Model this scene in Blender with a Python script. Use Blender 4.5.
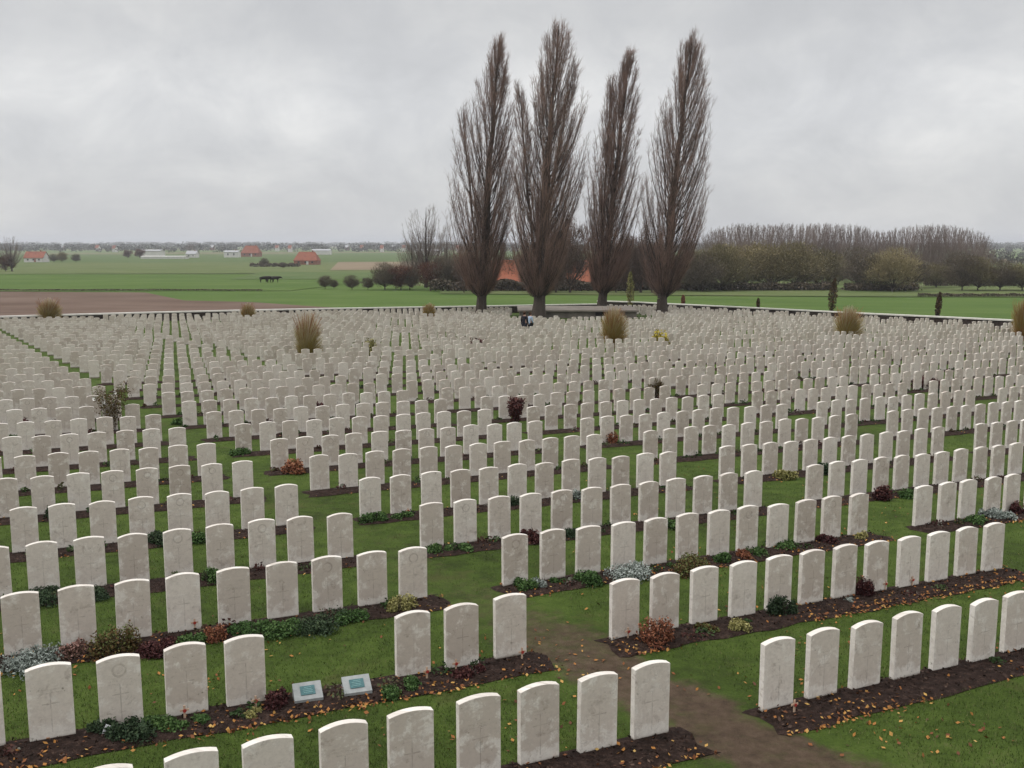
import bpy, bmesh, math, random
import numpy as np
from mathutils import Vector, Matrix
rng = np.random.default_rng(7); random.seed(7)
R = math.radians
scene = bpy.context.scene
col = scene.collection
for o in list(bpy.data.objects): bpy.data.objects.remove(o, do_unlink=True)

# ------------------------------------------------------------------ camera
CAMZ = 5.0
F_PX = 1000.0
PITCH = 0.14095
cd = bpy.data.cameras.new('camera'); cam = bpy.data.objects.new('camera', cd); col.objects.link(cam)
cd.sensor_width = 36.0; cd.lens = 36.0 * F_PX / 1024.0; cd.clip_start = 0.1; cd.clip_end = 40000
cam.location = (0, 0, CAMZ); cam.rotation_euler = (math.pi/2 - PITCH, 0, 0)
scene.camera = cam
cp, sp = math.cos(PITCH), math.sin(PITCH)
CF = np.array([0, cp, -sp]); CU = np.array([0, sp, cp]); CR = np.array([1.0, 0, 0])

# ------------------------------------------------------------------ sky and light
SUN_EL, SUN_AZ = R(52), R(-95)          # azimuth from +Y towards +X
w = bpy.data.worlds.new('World'); scene.world = w; w.use_nodes = True
nt = w.node_tree; N = nt.nodes; L = nt.links; N.clear()
out = N.new('ShaderNodeOutputWorld'); bg = N.new('ShaderNodeBackground'); L.new(bg.outputs[0], out.inputs[0])
sky = N.new('ShaderNodeTexSky'); sky.sky_type = 'NISHITA'; sky.sun_disc = False
sky.sun_elevation = SUN_EL; sky.sun_rotation = SUN_AZ
def nd(tree, t, **kw):
    n = tree.nodes.new(t)
    for k, v in kw.items():
        if k in ('operation', 'blend_type', 'data_type', 'interpolation_type', 'attribute_name', 'noise_dimensions', 'feature', 'object', 'attribute_type', 'clamp'): setattr(n, k, v)
    return n
def M_(tree, op, a, b=None, c=None, clamp=False):
    n = tree.nodes.new('ShaderNodeMath'); n.operation = op; n.use_clamp = clamp
    for i, v in enumerate((a, b, c)):
        if v is None: continue
        if isinstance(v, (int, float)): n.inputs[i].default_value = v
        else: tree.links.new(v, n.inputs[i])
    return n.outputs[0]
def noise(tree, vec, scale, detail=4, rough=0.55, dist=0.0):
    n = tree.nodes.new('ShaderNodeTexNoise'); n.inputs['Scale'].default_value = scale
    n.inputs['Detail'].default_value = detail; n.inputs['Roughness'].default_value = rough
    n.inputs['Distortion'].default_value = dist
    if vec is not None: tree.links.new(vec, n.inputs['Vector'])
    return n.outputs['Fac']
def ramp(tree, fac, stops, interp='LINEAR'):
    n = tree.nodes.new('ShaderNodeValToRGB'); cr = n.color_ramp; cr.interpolation = interp
    while len(cr.elements) < len(stops): cr.elements.new(0.5)
    for e, (p, c) in zip(cr.elements, stops):
        e.position = p; e.color = (*c, 1) if len(c) == 3 else c
    tree.links.new(fac, n.inputs[0]); return n.outputs[0]
def mix(tree, fac, a, b, mode='MIX'):
    n = tree.nodes.new('ShaderNodeMix'); n.data_type = 'RGBA'; n.blend_type = mode
    for s, v in ((n.inputs[0], fac), (n.inputs[6], a), (n.inputs[7], b)):
        if isinstance(v, (int, float)): s.default_value = v
        elif isinstance(v, tuple): s.default_value = (*v, 1)
        else: tree.links.new(v, s)
    return n.outputs[2]
def maprange(tree, v, a, b, c=0.0, d=1.0, smooth=True):
    n = tree.nodes.new('ShaderNodeMapRange'); n.interpolation_type = 'SMOOTHSTEP' if smooth else 'LINEAR'
    tree.links.new(v, n.inputs[0])
    for i, x in enumerate((a, b, c, d)): n.inputs[i+1].default_value = x
    return n.outputs[0]
tc = N.new('ShaderNodeTexCoord'); sx = N.new('ShaderNodeSeparateXYZ'); L.new(tc.outputs['Generated'], sx.inputs[0])
zc = M_(nt, 'MAXIMUM', sx.outputs[2], 0.0)
den = M_(nt, 'ADD', zc, 0.60)
cx = N.new('ShaderNodeCombineXYZ')
L.new(M_(nt, 'DIVIDE', sx.outputs[0], den), cx.inputs[0]); L.new(M_(nt, 'DIVIDE', sx.outputs[1], den), cx.inputs[1])
n1 = noise(nt, cx.outputs[0], 2.2, 6, 0.55, 0.4)
n2 = noise(nt, cx.outputs[0], 6.0, 8, 0.62, 0.4)
cl = M_(nt, 'ADD', M_(nt, 'MULTIPLY', n1, 0.58), M_(nt, 'MULTIPLY', n2, 0.42))
cloud = ramp(nt, cl, [(0.34, (0.80, 0.812, 0.835)), (0.47, (0.90, 0.91, 0.93)), (0.56, (1.0, 1.005, 1.01)), (0.68, (1.16, 1.155, 1.14))])
# bright band low over the horizon, and a zenith brighter than the horizon as under any overcast sky
band = maprange(nt, zc, 0.02, 0.13, 0.0, 1.0); band2 = maprange(nt, zc, 0.13, 0.22, 1.0, 0.0)
bb = M_(nt, 'MULTIPLY', band, band2)
bn = M_(nt, 'MULTIPLY', bb, M_(nt, 'MULTIPLY', n2, 0.27))
zen = maprange(nt, zc, 0.27, 0.9, 1.0, 2.9)
gain = M_(nt, 'MULTIPLY', M_(nt, 'ADD', 0.94, bn), zen)
vm = N.new('ShaderNodeVectorMath'); vm.operation = 'SCALE'; L.new(cloud, vm.inputs[0]); L.new(gain, vm.inputs['Scale'])
vs = N.new('ShaderNodeVectorMath'); vs.operation = 'SCALE'; L.new(vm.outputs[0], vs.inputs[0]); vs.inputs['Scale'].default_value = 6.6
L.new(mix(nt, 0.96, sky.outputs[0], vs.outputs[0]), bg.inputs[0])
bg.inputs[1].default_value = 0.1
sl = bpy.data.lights.new('sun', 'SUN'); sl.energy = 1.15; sl.angle = R(18); sl.color = (1.0, 0.97, 0.93)
sun = bpy.data.objects.new('sun', sl); col.objects.link(sun)
sd = Vector((math.cos(SUN_EL)*math.sin(SUN_AZ), math.cos(SUN_EL)*math.cos(SUN_AZ), math.sin(SUN_EL)))
sun.rotation_euler = sd.to_track_quat('Z', 'Y').to_euler()
vw = scene.view_settings; vw.view_transform = 'Standard'; vw.look = 'None'; vw.exposure = 0.1; vw.gamma = 1.0
scene.render.engine = 'CYCLES'
scene.cycles.volume_bounces = 0

# ------------------------------------------------------------------ terrain
FAR_D = np.log(np.array([120., 200, 300, 600, 1500, 3500, 9000, 20000]))
FAR_Z = np.array([7.96, 9.0, 9.9, 11.6, 13.0, 14.2, 15.2, 16.0])
def gz(x, y):
    x = np.asarray(x, float); y = np.asarray(y, float)
    yn = np.clip(y, 2.0, 120)
    near = 5.0 + 0.385*(1 - np.exp(-(yn-12)/25.)) + 0.0237*(yn-12)
    far = np.interp(np.log(np.maximum(y, 120)), FAR_D, FAR_Z) - 7.96
    return CAMZ - (near + np.where(y > 120, far, 0)) - 0.0051*np.clip(x, -60, 60)
def ground_at(px, py, h=0.0):
    """the point of the terrain (raised by h) seen at a pixel of the photograph"""
    d = CF + (px-512)/F_PX*CR + (384-py)/F_PX*CU
    lo, hi = 2.0, 30000.0
    for _ in range(70):
        m = math.sqrt(lo*hi); P = d*m
        if P[2] + CAMZ > float(gz(P[0], P[1])) + h: lo = m
        else: hi = m
    P = d*lo
    return float(P[0]), float(P[1])
def to_px(P):
    P = np.asarray(P, float) - np.array([0, 0, CAMZ])
    z = P@CF
    return 512 + F_PX*(P@CR)/z, 384 - F_PX*(P@CU)/z, z

# ------------------------------------------------------------------ helpers
def tag(o, label=None, cat=None, group=None, kind=None):
    if label: o['label'] = label
    if cat: o['category'] = cat
    if group: o['group'] = group
    if kind: o['kind'] = kind
    return o
def empty(name, loc, rz=0):
    o = bpy.data.objects.new(name, None); col.objects.link(o); o.location = loc; o.rotation_euler = (0, 0, rz)
    o.empty_display_size = 0.2
    return o
def fast(name, V, Q, mat, parent=None, smooth=False, attr=None, link=True):
    """mesh from numpy vertices and equal-sided faces"""
    me = bpy.data.meshes.new(name)
    V = np.ascontiguousarray(V, dtype=np.float32).reshape(-1, 3); Q = np.ascontiguousarray(Q, dtype=np.int32)
    k = Q.shape[1]
    me.vertices.add(len(V)); me.vertices.foreach_set('co', V.ravel())
    me.loops.add(Q.size); me.loops.foreach_set('vertex_index', Q.ravel())
    me.polygons.add(len(Q)); me.polygons.foreach_set('loop_start', np.arange(0, Q.size, k, dtype=np.int32))
    if attr is not None:
        a = me.attributes.new('rnd', 'FLOAT', 'POINT'); a.data.foreach_set('value', np.ascontiguousarray(attr, dtype=np.float32))
    me.update(calc_edges=True); me.validate()
    me.polygons.foreach_set('use_smooth', np.full(len(me.polygons), bool(smooth)))
    me.materials.append(mat)
    if not link: return me
    o = bpy.data.objects.new(name, me); col.objects.link(o); o.parent = parent
    return o
def obj(name, me, parent=None, loc=(0, 0, 0)):
    o = bpy.data.objects.new(name, me); col.objects.link(o); o.parent = parent; o.location = loc
    return o
class MB:
    def __init__(s): s.v = []; s.f = []
    def box(s, c, d, rz=0, taper=1.0):
        x, y, z = c; a, b, h = d[0]/2, d[1]/2, d[2]/2; i = len(s.v); cr_, sr_ = math.cos(rz), math.sin(rz)
        for (dx, dy, dz) in ((-a, -b, -h), (a, -b, -h), (a, b, -h), (-a, b, -h), (-a*taper, -b*taper, h), (a*taper, -b*taper, h), (a*taper, b*taper, h), (-a*taper, b*taper, h)):
            s.v.append((x+dx*cr_-dy*sr_, y+dx*sr_+dy*cr_, z+dz))
        s.f += [tuple(i+k for k in q) for q in ((0, 3, 2, 1), (4, 5, 6, 7), (0, 1, 5, 4), (1, 2, 6, 5), (2, 3, 7, 6), (3, 0, 4, 7))]
        return s
    def poly(s, pts):
        i = len(s.v); s.v += [tuple(p) for p in pts]; s.f.append(tuple(range(i, i+len(pts)))); return s
    def mesh(s, name, mat, bevel=0):
        me = bpy.data.meshes.new(name); me.from_pydata(s.v, [], s.f); me.validate()
        bm = bmesh.new(); bm.from_mesh(me); bmesh.ops.recalc_face_normals(bm, faces=bm.faces)
        if bevel: bmesh.ops.bevel(bm, geom=list(bm.edges), offset=bevel, segments=2, affect='EDGES', profile=0.6)
        bm.to_mesh(me); bm.free(); me.materials.append(mat); return me
    def build(s, name, mat, parent=None, bevel=0, loc=(0, 0, 0)): return obj(name, s.mesh(name, mat, bevel), parent, loc)
def unit(a): return a/np.maximum(np.linalg.norm(a, axis=-1, keepdims=True), 1e-9)
def prisms(P0, P1, r0, r1, k=3):
    """tapered k-sided twigs; returns verts, quads"""
    P0 = np.asarray(P0, float); P1 = np.asarray(P1, float); n = len(P0)
    d = unit(P1-P0); ref = np.where(np.abs(d[:, 2:3]) > 0.9, np.array([[1., 0, 0]]), np.array([[0, 0, 1.]]))
    a = unit(np.cross(d, ref)); b = np.cross(d, a)
    r0 = np.broadcast_to(np.asarray(r0, float), (n,)); r1 = np.broadcast_to(np.asarray(r1, float), (n,))
    V = np.zeros((n, 2*k, 3))
    for i in range(k):
        t = 2*math.pi*i/k; o = a*math.cos(t)+b*math.sin(t)
        V[:, i] = P0+o*r0[:, None]; V[:, k+i] = P1+o*r1[:, None]
    base = (np.arange(n)*2*k)[:, None]
    Q = np.concatenate([base+np.array([[i, (i+1) % k, k+(i+1) % k, k+i]]) for i in range(k)])
    return V.reshape(-1, 3), Q
def leafquads(C, size, up=None, aspect=1.6):
    C = np.asarray(C, float); n = len(C)
    nr = unit(rng.normal(size=(n, 3)) + (0 if up is None else np.array([0, 0, up])))
    a = unit(np.cross(nr, rng.normal(size=(n, 3)))); b = np.cross(nr, a)
    s = np.broadcast_to(np.asarray(size, float), (n,))[:, None]
    a = a*s*0.5*aspect; b = b*s*0.5
    V = np.stack([C-a, C-b*0.9, C+a, C+b*0.9], 1).reshape(-1, 3)
    return V, np.arange(n*4).reshape(n, 4)
def join(parts):
    V = []; Q = []; o = 0
    for v, q in parts: V.append(v); Q.append(q+o); o += len(v)
    return np.concatenate(V), np.concatenate(Q)

# ------------------------------------------------------------------ materials
def mat(name, build, rough=0.9, spec=0.2):
    m = bpy.data.materials.new(name); m.use_nodes = True; t = m.node_tree
    b = t.nodes['Principled BSDF']; b.inputs['Roughness'].default_value = rough; b.inputs['Specular IOR Level'].default_value = spec
    build(t, b); return m
def wpos(t):
    g = t.nodes.new('ShaderNodeNewGeometry'); return g.outputs['Position']
def bump(t, b, h, strength=0.4, dist=0.02):
    n = t.nodes.new('ShaderNodeBump'); n.inputs['Strength'].default_value = strength; n.inputs['Distance'].default_value = dist
    t.links.new(h, n.inputs['Height']); t.links.new(n.outputs[0], b.inputs['Normal'])
def flat(name, c, var=0.25, scale=8.0, rough=0.85, spec=0.2):
    def bld(t, b):
        f = noise(t, wpos(t), scale, 5, 0.6)
        lo = tuple(x*(1-var) for x in c); hi = tuple(x*(1+var) for x in c)
        t.links.new(ramp(t, f, [(0.3, lo), (0.7, hi)]), b.inputs['Base Color'])
    return mat(name, bld, rough, spec)
def rndmat(name, stops, rough=0.8, spec=0.2, shift=0.25):
    """colour by the per-leaf random attribute plus a per-object shift"""
    def bld(t, b):
        a = t.nodes.new('ShaderNodeAttribute'); a.attribute_name = 'rnd'
        oi = t.nodes.new('ShaderNodeObjectInfo')
        f = M_(t, 'ADD', a.outputs['Fac'], M_(t, 'MULTIPLY', M_(t, 'SUBTRACT', oi.outputs['Random'], 0.5), shift), clamp=True)
        t.links.new(ramp(t, f, stops), b.inputs['Base Color'])
    return mat(name, bld, rough, spec)

# lattice of the graves (rows run at 26 degrees to the picture plane)
A = 0.45315; SP = 0.6253; GAP = 1.624; BLK = 11*SP+GAP
UU = np.array([math.cos(A), math.sin(A)]); VV = np.array([-math.sin(A), math.cos(A)])
TV = [7.843, 10.341, 12.927, 15.405, 17.94, 20.713, 23.292, 26.015, 28.662]
TU = [6.971, 6.629, 6.355, 6.005, 5.738, 5.481, 5.181, 4.899, 4.603]
def tv(r): return TV[r-1] if r <= 9 else TV[8]+2.66*(r-9)
def tu(r): return TU[r-1] if r <= 9 else TU[8]-0.287*(r-9)
def bow(tt):
    d = abs(tt-5); return 0.00062*(d*d if d < 25 else 625+50*(d-25))
def rowpoint(r, t, across=0.0):
    tt = tu(r)+t
    return UU*tt+VV*(tv(r)+across+bow(tt))
def stone_xy(r, b, i): return rowpoint(r, b*BLK+i*SP)

def lawn_build(t, b):
    p = wpos(t)
    big = noise(t, p, 0.35, 5, 0.6); mid = noise(t, p, 3.0, 6, 0.65); fine = noise(t, p, 38.0, 5, 0.7)
    f = M_(t, 'ADD', M_(t, 'MULTIPLY', big, 0.35), M_(t, 'ADD', M_(t, 'MULTIPLY', mid, 0.35), M_(t, 'MULTIPLY', fine, 0.30)))
    g = ramp(t, f, [(0.38, (0.026, 0.036, 0.009)), (0.48, (0.046, 0.072, 0.013)), (0.57, (0.068, 0.102, 0.019)), (0.66, (0.100, 0.110, 0.040))])
    # the trodden strip between the first two blocks, along the ends of the rows
    c1 = rowpoint(1, -0.82); c9 = rowpoint(9, -0.82); dx, dy = unit(np.array([c9-c1]))[0]
    s = t.nodes.new('ShaderNodeSeparateXYZ'); t.links.new(p, s.inputs[0])
    X = M_(t, 'SUBTRACT', s.outputs[0], float(c1[0])); Y = M_(t, 'SUBTRACT', s.outputs[1], float(c1[1]))
    across = M_(t, 'SUBTRACT', M_(t, 'MULTIPLY', X, float(dy)), M_(t, 'MULTIPLY', Y, float(dx)))
    along = M_(t, 'ADD', M_(t, 'MULTIPLY', X, float(dx)), M_(t, 'MULTIPLY', Y, float(dy)))
    wob = M_(t, 'MULTIPLY', M_(t, 'SUBTRACT', noise(t, p, 1.3, 6, 0.7), 0.5), 1.1)
    ad = M_(t, 'ABSOLUTE', M_(t, 'ADD', across, wob))
    core = maprange(t, ad, 0.30, 0.85, 1.0, 0.0)
    al = maprange(t, along, 0.8, 6.5, 1.0, 0.30)
    al2 = maprange(t, along, 14.0, 20.0, 1.0, 0.3)
    m0 = M_(t, 'MULTIPLY', core, M_(t, 'MULTIPLY', al, al2))
    m1 = M_(t, 'ADD', M_(t, 'MULTIPLY', m0, 2.3), M_(t, 'MULTIPLY', M_(t, 'SUBTRACT', noise(t, p, 5.0, 6, 0.7), 0.56), 2.6))
    m1 = M_(t, 'MULTIPLY', maprange(t, m1, 0.30, 2.3, 0.0, 0.92), maprange(t, m0, 0.02, 0.2))
    mud = ramp(t, noise(t, p, 6.0, 9, 0.75), [(0.30, (0.048, 0.031, 0.023)), (0.5, (0.084, 0.054, 0.040)), (0.70, (0.122, 0.082, 0.062))])
    g2 = mix(t, m1, g, mud)
    # yellowed, thin turf here and there
    th = maprange(t, noise(t, p, 0.9, 5, 0.65), 0.55, 0.72, 0.0, 0.55)
    g2 = mix(t, th, g2, (0.075, 0.070, 0.026))
    t.links.new(g2, b.inputs['Base Color'])
    bump(t, b, M_(t, 'ADD', fine, mid), 0.9, 0.03)
LAWN = mat('lawn', lawn_build, 0.95, 0.1)
def soil_build(t, b):
    p = wpos(t); f = noise(t, p, 11.0, 8, 0.75)
    t.links.new(ramp(t, f, [(0.32, (0.012, 0.008, 0.006)), (0.52, (0.034, 0.021, 0.017)), (0.72, (0.085, 0.055, 0.043))]), b.inputs['Base Color'])
    bump(t, b, f, 1.0, 0.05)
SOIL = mat('soil', soil_build, 0.95, 0.1)
def stone_build(t, b):
    uv = t.nodes.new('ShaderNodeUVMap'); uv.uv_map = 'face'
    a = t.nodes.new('ShaderNodeAttribute'); a.attribute_name = 'rnd'
    e = t.nodes.new('ShaderNodeAttribute'); e.attribute_name = 'emblem'
    oi = t.nodes.new('ShaderNodeObjectInfo')
    seed = M_(t, 'MULTIPLY', M_(t, 'ADD', a.outputs['Fac'], oi.outputs['Random']), 40.0)
    s = t.nodes.new('ShaderNodeSeparateXYZ'); t.links.new(uv.outputs[0], s.inputs[0])
    u, v = s.outputs[0], s.outputs[1]
    c = t.nodes.new('ShaderNodeCombineXYZ'); t.links.new(u, c.inputs[0]); t.links.new(v, c.inputs[1]); t.links.new(seed, c.inputs[2])
    P = c.outputs[0]
    fr = M_(t, 'FRACT', M_(t, 'MULTIPLY', seed, 3.17))
    blot = noise(t, P, 5.5, 9, 0.72, 0.25); mott = noise(t, P, 22.0, 6, 0.7); grain = noise(t, P, 160.0, 3, 0.7)
    base = ramp(t, fr, [(0.0, (0.45, 0.385, 0.325)), (0.5, (0.555, 0.488, 0.420)), (1.0, (0.655, 0.595, 0.525))])
    pale = (0.74, 0.695, 0.625)
    # bleached patches, strongest towards the foot and along the rim
    foot = maprange(t, v, 0.03, 0.24, 0.20, 0.0); rim = maprange(t, M_(t, 'ABSOLUTE', u), 0.13, 0.19, 0.0, 0.05)
    pf = maprange(t, M_(t, 'ADD', blot, M_(t, 'ADD', foot, rim)), 0.515, 0.64, 0.0, 0.85)
    c1 = mix(t, pf, base, pale)
    c1 = mix(t, maprange(t, u, 1.0, 1.1, 0.0, 0.45), c1, (0.78, 0.75, 0.70))  # sides and top paler: some weathering, mostly the light they catch, put into colour
    dk = maprange(t, noise(t, P, 7.0, 8, 0.75, 0.4), 0.53, 0.70, 0.0, 0.65)
    c2 = mix(t, dk, c1, (0.27, 0.220, 0.18))
    c3 = mix(t, maprange(t, mott, 0.35, 0.7, 0.0, 0.35), c2, (0.38, 0.33, 0.29))
    al = maprange(t, M_(t, 'ADD', noise(t, P, 18.0, 5, 0.7), maprange(t, v, 0.0, 0.10, 0.16, 0.0)), 0.63, 0.74, 0.0, 0.7)
    c4 = mix(t, al, c3, (0.11, 0.10, 0.065))
    dmp = maprange(t, M_(t, 'ADD', v, M_(t, 'MULTIPLY', mott, 0.05)), 0.055, 0.095, 0.75, 0.0)
    c4 = mix(t, dmp, c4, (0.16, 0.125, 0.09))
    # shallow carving: a plain cross, a round badge and the lettered lines, worn with age
    def band(x, c0, w): return M_(t, 'LESS_THAN', M_(t, 'ABSOLUTE', M_(t, 'SUBTRACT', x, c0)), w)
    up = M_(t, 'MULTIPLY', band(u, 0.0, 0.0055), band(v, 0.31, 0.20))
    ar = M_(t, 'MULTIPLY', band(v, 0.405, 0.0055), band(u, 0.0, 0.078))
    cross = M_(t, 'MAXIMUM', up, ar)
    rr = M_(t, 'SQRT', M_(t, 'ADD', M_(t, 'POWER', u, 2.0), M_(t, 'POWER', M_(t, 'SUBTRACT', v, 0.655), 2.0)))
    badge = M_(t, 'MULTIPLY', band(rr, 0.062, 0.010), M_(t, 'GREATER_THAN', e.outputs['Fac'], 0.5))
    ln = M_(t, 'MULTIPLY', M_(t, 'GREATER_THAN', M_(t, 'SINE', M_(t, 'MULTIPLY', v, 175.0)), 0.1), M_(t, 'MULTIPLY', band(v, 0.545, 0.036), band(u, 0.0, 0.12)))
    ln = M_(t, 'MULTIPLY', ln, M_(t, 'GREATER_THAN', noise(t, P, 95.0, 2), 0.5))
    carve = M_(t, 'MAXIMUM', M_(t, 'MAXIMUM', cross, badge), M_(t, 'MULTIPLY', ln, 0.45))
    g = t.nodes.new('ShaderNodeNewGeometry'); vt = t.nodes.new('ShaderNodeVectorTransform'); vt.vector_type = 'NORMAL'; vt.convert_from = 'WORLD'; vt.convert_to = 'WORLD'
    fa = t.nodes.new('ShaderNodeAttribute'); fa.attribute_name = 'front'
    carve = M_(t, 'MULTIPLY', carve, fa.outputs['Fac'])
    worn = M_(t, 'MULTIPLY', carve, maprange(t, noise(t, P, 9.0, 3), 0.36, 0.6, 0.25, 1.0))
    c5 = mix(t, M_(t, 'MULTIPLY', worn, 0.33), c4, (0.16, 0.13, 0.11))
    t.links.new(c5, b.inputs['Base Color'])
    h = M_(t, 'SUBTRACT', M_(t, 'MULTIPLY', M_(t, 'ADD', grain, mott), 0.2), worn)
    bump(t, b, h, 0.5, 0.006)
STONE = mat('portland_stone', stone_build, 0.88, 0.15)
BARK = flat('bark', (0.060, 0.046, 0.038), 0.5, 12)
TWIG = flat('twigs', (0.13, 0.098, 0.085), 0.3, 0.5)
TWIG_RED = flat('red_twigs', (0.225, 0.145, 0.115), 0.3, 0.5)

# ------------------------------------------------------------------ the ground
def grid(name, xs, ys, matl, dz=0.0, noise_=0.0):
    X, Y = np.meshgrid(xs, ys); Z = gz(X, Y)+dz
    V = np.stack([X, Y, Z], -1).reshape(-1, 3); nx, ny = len(xs), len(ys)
    i = np.arange(nx*ny).reshape(ny, nx)
    Q = np.stack([i[:-1, :-1], i[:-1, 1:], i[1:, 1:], i[1:, :-1]], -1).reshape(-1, 4)
    return fast(name, V, Q, matl, smooth=True)
def farfield_build(t, b):
    p = wpos(t)
    mp = t.nodes.new('ShaderNodeMapping'); mp.inputs['Scale'].default_value = (0.0022, 0.008, 0); t.links.new(p, mp.inputs[0])
    vo = t.nodes.new('ShaderNodeTexVoronoi'); vo.inputs['Scale'].default_value = 1.0; t.links.new(mp.outputs[0], vo.inputs['Vector'])
    c = ramp(t, vo.outputs['Color'], [(0.15, (0.075, 0.125, 0.040)), (0.35, (0.105, 0.150, 0.050)), (0.55, (0.150, 0.165, 0.085)), (0.75, (0.19, 0.14, 0.10)), (0.95, (0.085, 0.14, 0.04))])
    t.links.new(mix(t, maprange(t, noise(t, p, 0.02, 5), 0.35, 0.65, 0, 0.35), c, (0.10, 0.13, 0.06)), b.inputs['Base Color'])
FARF = mat('far_farmland', farfield_build, 1.0, 0.05)
ysf = np.concatenate([np.linspace(100, 300, 60), np.geomspace(303, 20000, 120)])
tag(grid('ground', np.concatenate([[-14000, -6000, -2500, -1000, -400, -150, -60], np.linspace(-55, 60, 12), [150, 400, 1000, 2500, 6000, 14000]]),
         np.concatenate([[-30, 0], ysf]), FARF, -0.30), kind='structure')

# wall line round the cemetery, from the coping seen in the photograph
COP_L = [(-160, 323), (-60, 318.5), (0, 316), (60, 314.3), (160, 311.6), (240, 309.8), (330, 308), (420, 306.6), (485, 305.6), (540, 304.6), (600, 303.6)]
COP_R = [(598, 300.4), (640, 301.8), (740, 306.6), (800, 309.6), (860, 312.6), (940, 316.2), (1024, 320.2), (1100, 324.5), (1180, 330)]
WH = 0.85
WL = [ground_at(x, y, WH) for x, y in COP_L]; WR = [ground_at(x, y, WH) for x, y in COP_R]
def lawn_limit(x):   # y of the wall at a given x
    pts = sorted(WL+WR[1:]); return np.interp(x, [p[0] for p in pts], [p[1] for p in pts])
# lawn: a sheet that ends at the wall
xs = np.linspace(-75, 75, 151); V = []; ny = 150
for x in xs:
    ye = float(lawn_limit(x)); yy = 1.0+(ye-1.0)*np.linspace(0, 1, ny)**1.3
    V.append(np.stack([np.full(ny, x), yy, gz(np.full(ny, x), yy)], -1))
V = np.array(V).reshape(-1, 3); i = np.arange(len(xs)*ny).reshape(len(xs), ny)
Q = np.stack([i[:-1, :-1], i[1:, :-1], i[1:, 1:], i[:-1, 1:]], -1).reshape(-1, 4)
tag(fast('lawn', V, Q, LAWN, smooth=True), kind='structure')

def fieldmat(name, c1, c2, c3, rows=None, rot=0.0):
    def bld(t, b):
        p = wpos(t)
        mp = t.nodes.new('ShaderNodeMapping'); mp.inputs['Rotation'].default_value = (0, 0, rot); mp.inputs['Scale'].default_value = (0.05, 1, 1); t.links.new(p, mp.inputs[0])
        f = M_(t, 'ADD', M_(t, 'MULTIPLY', noise(t, p, 0.06, 6, 0.6), 0.5), M_(t, 'MULTIPLY', noise(t, mp.outputs[0], 0.35, 6, 0.7), 0.5))
        c = ramp(t, f, [(0.36, c1), (0.5, c2), (0.64, c3)])
        t.links.new(c, b.inputs['Base Color'])
        bump(t, b, noise(t, p, 2.0, 6, 0.7), 0.5, 0.2)
    return mat(name, bld, 1.0, 0.05)
F_GREEN = fieldmat('young_crop', (0.058, 0.098, 0.024), (0.076, 0.120, 0.030), (0.095, 0.136, 0.038))
F_DULL = fieldmat('rough_pasture', (0.075, 0.105, 0.036), (0.105, 0.130, 0.050), (0.130, 0.140, 0.062))
F_MID = fieldmat('pasture', (0.068, 0.104, 0.036), (0.085, 0.120, 0.044), (0.105, 0.130, 0.052))
F_BROWN = fieldmat('ploughed_soil', (0.098, 0.066, 0.050), (0.130, 0.090, 0.070), (0.165, 0.120, 0.095))
F_TAN = fieldmat('stubble', (0.17, 0.13, 0.085), (0.20, 0.155, 0.105), (0.22, 0.18, 0.12))
def field(name, quad, m, dz):
    """quad: four corners as seen in the photograph (near left, near right, far right, far left)"""
    c = np.array([ground_at(*q) for q in quad]); n, k = 14, 24
    # step evenly in log depth so that the sheet follows the terrain
    V = []
    for j in range(k+1):
        s = j/k
        l = c[0]*(c[3]/c[0] if False else 1); 
        yl = c[0][1]*(c[3][1]/c[0][1])**s; sl_ = (yl-c[0][1])/(c[3][1]-c[0][1]); L_ = c[0]+(c[3]-c[0])*sl_
        yr = c[1][1]*(c[2][1]/c[1][1])**s; sr_ = (yr-c[1][1])/(c[2][1]-c[1][1]); R_ = c[1]+(c[2]-c[1])*sr_
        for i in range(n+1):
            q = L_+(R_-L_)*i/n; V.append((q[0], q[1], float(gz(q[0], q[1]))+dz))
    i = np.arange((n+1)*(k+1)).reshape(k+1, n+1)
    Q = np.stack([i[:-1, :-1], i[:-1, 1:], i[1:, 1:], i[1:, :-1]], -1).reshape(-1, 4)
    return tag(fast(name, np.array(V), Q, m, smooth=True), kind='structure')
field('field', [(-260, 345), (1400, 345), (1300, 283), (-300, 283)], F_GREEN, -0.20)
field('field', [(-300, 291.5), (290, 290), (420, 274), (-300, 274)], F_GREEN, -0.12)
field('field', [(-300, 274), (760, 274), (560, 262), (-300, 263)], F_DULL, -0.12)
field('field', [(-300, 263), (460, 262), (460, 254), (-300, 254.5)], F_MID, -0.1)
field('field', [(330, 270), (480, 269), (480, 261.5), (338, 262)], F_TAN, -0.02)
field('field', [(440, 293), (1400, 297), (1300, 283), (440, 283)], F_DULL, -0.08)
field('field', [(400, 285), (1400, 285), (1400, 262), (400, 262)], F_DULL, -0.14)
field('field', [(230, 279), (385, 279), (385, 272), (262, 272)], F_MID, -0.04)
field('ploughed_field', [(-200, 340), (400, 311), (250, 301.5), (-200, 292.5)], F_BROWN, -0.06)
# the corner of the ploughed land that tapers out along the wall
field('ploughed_field', [(0, 318), (250, 312), (145, 292.3), (0, 291.5)], F_BROWN, -0.02)

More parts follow.
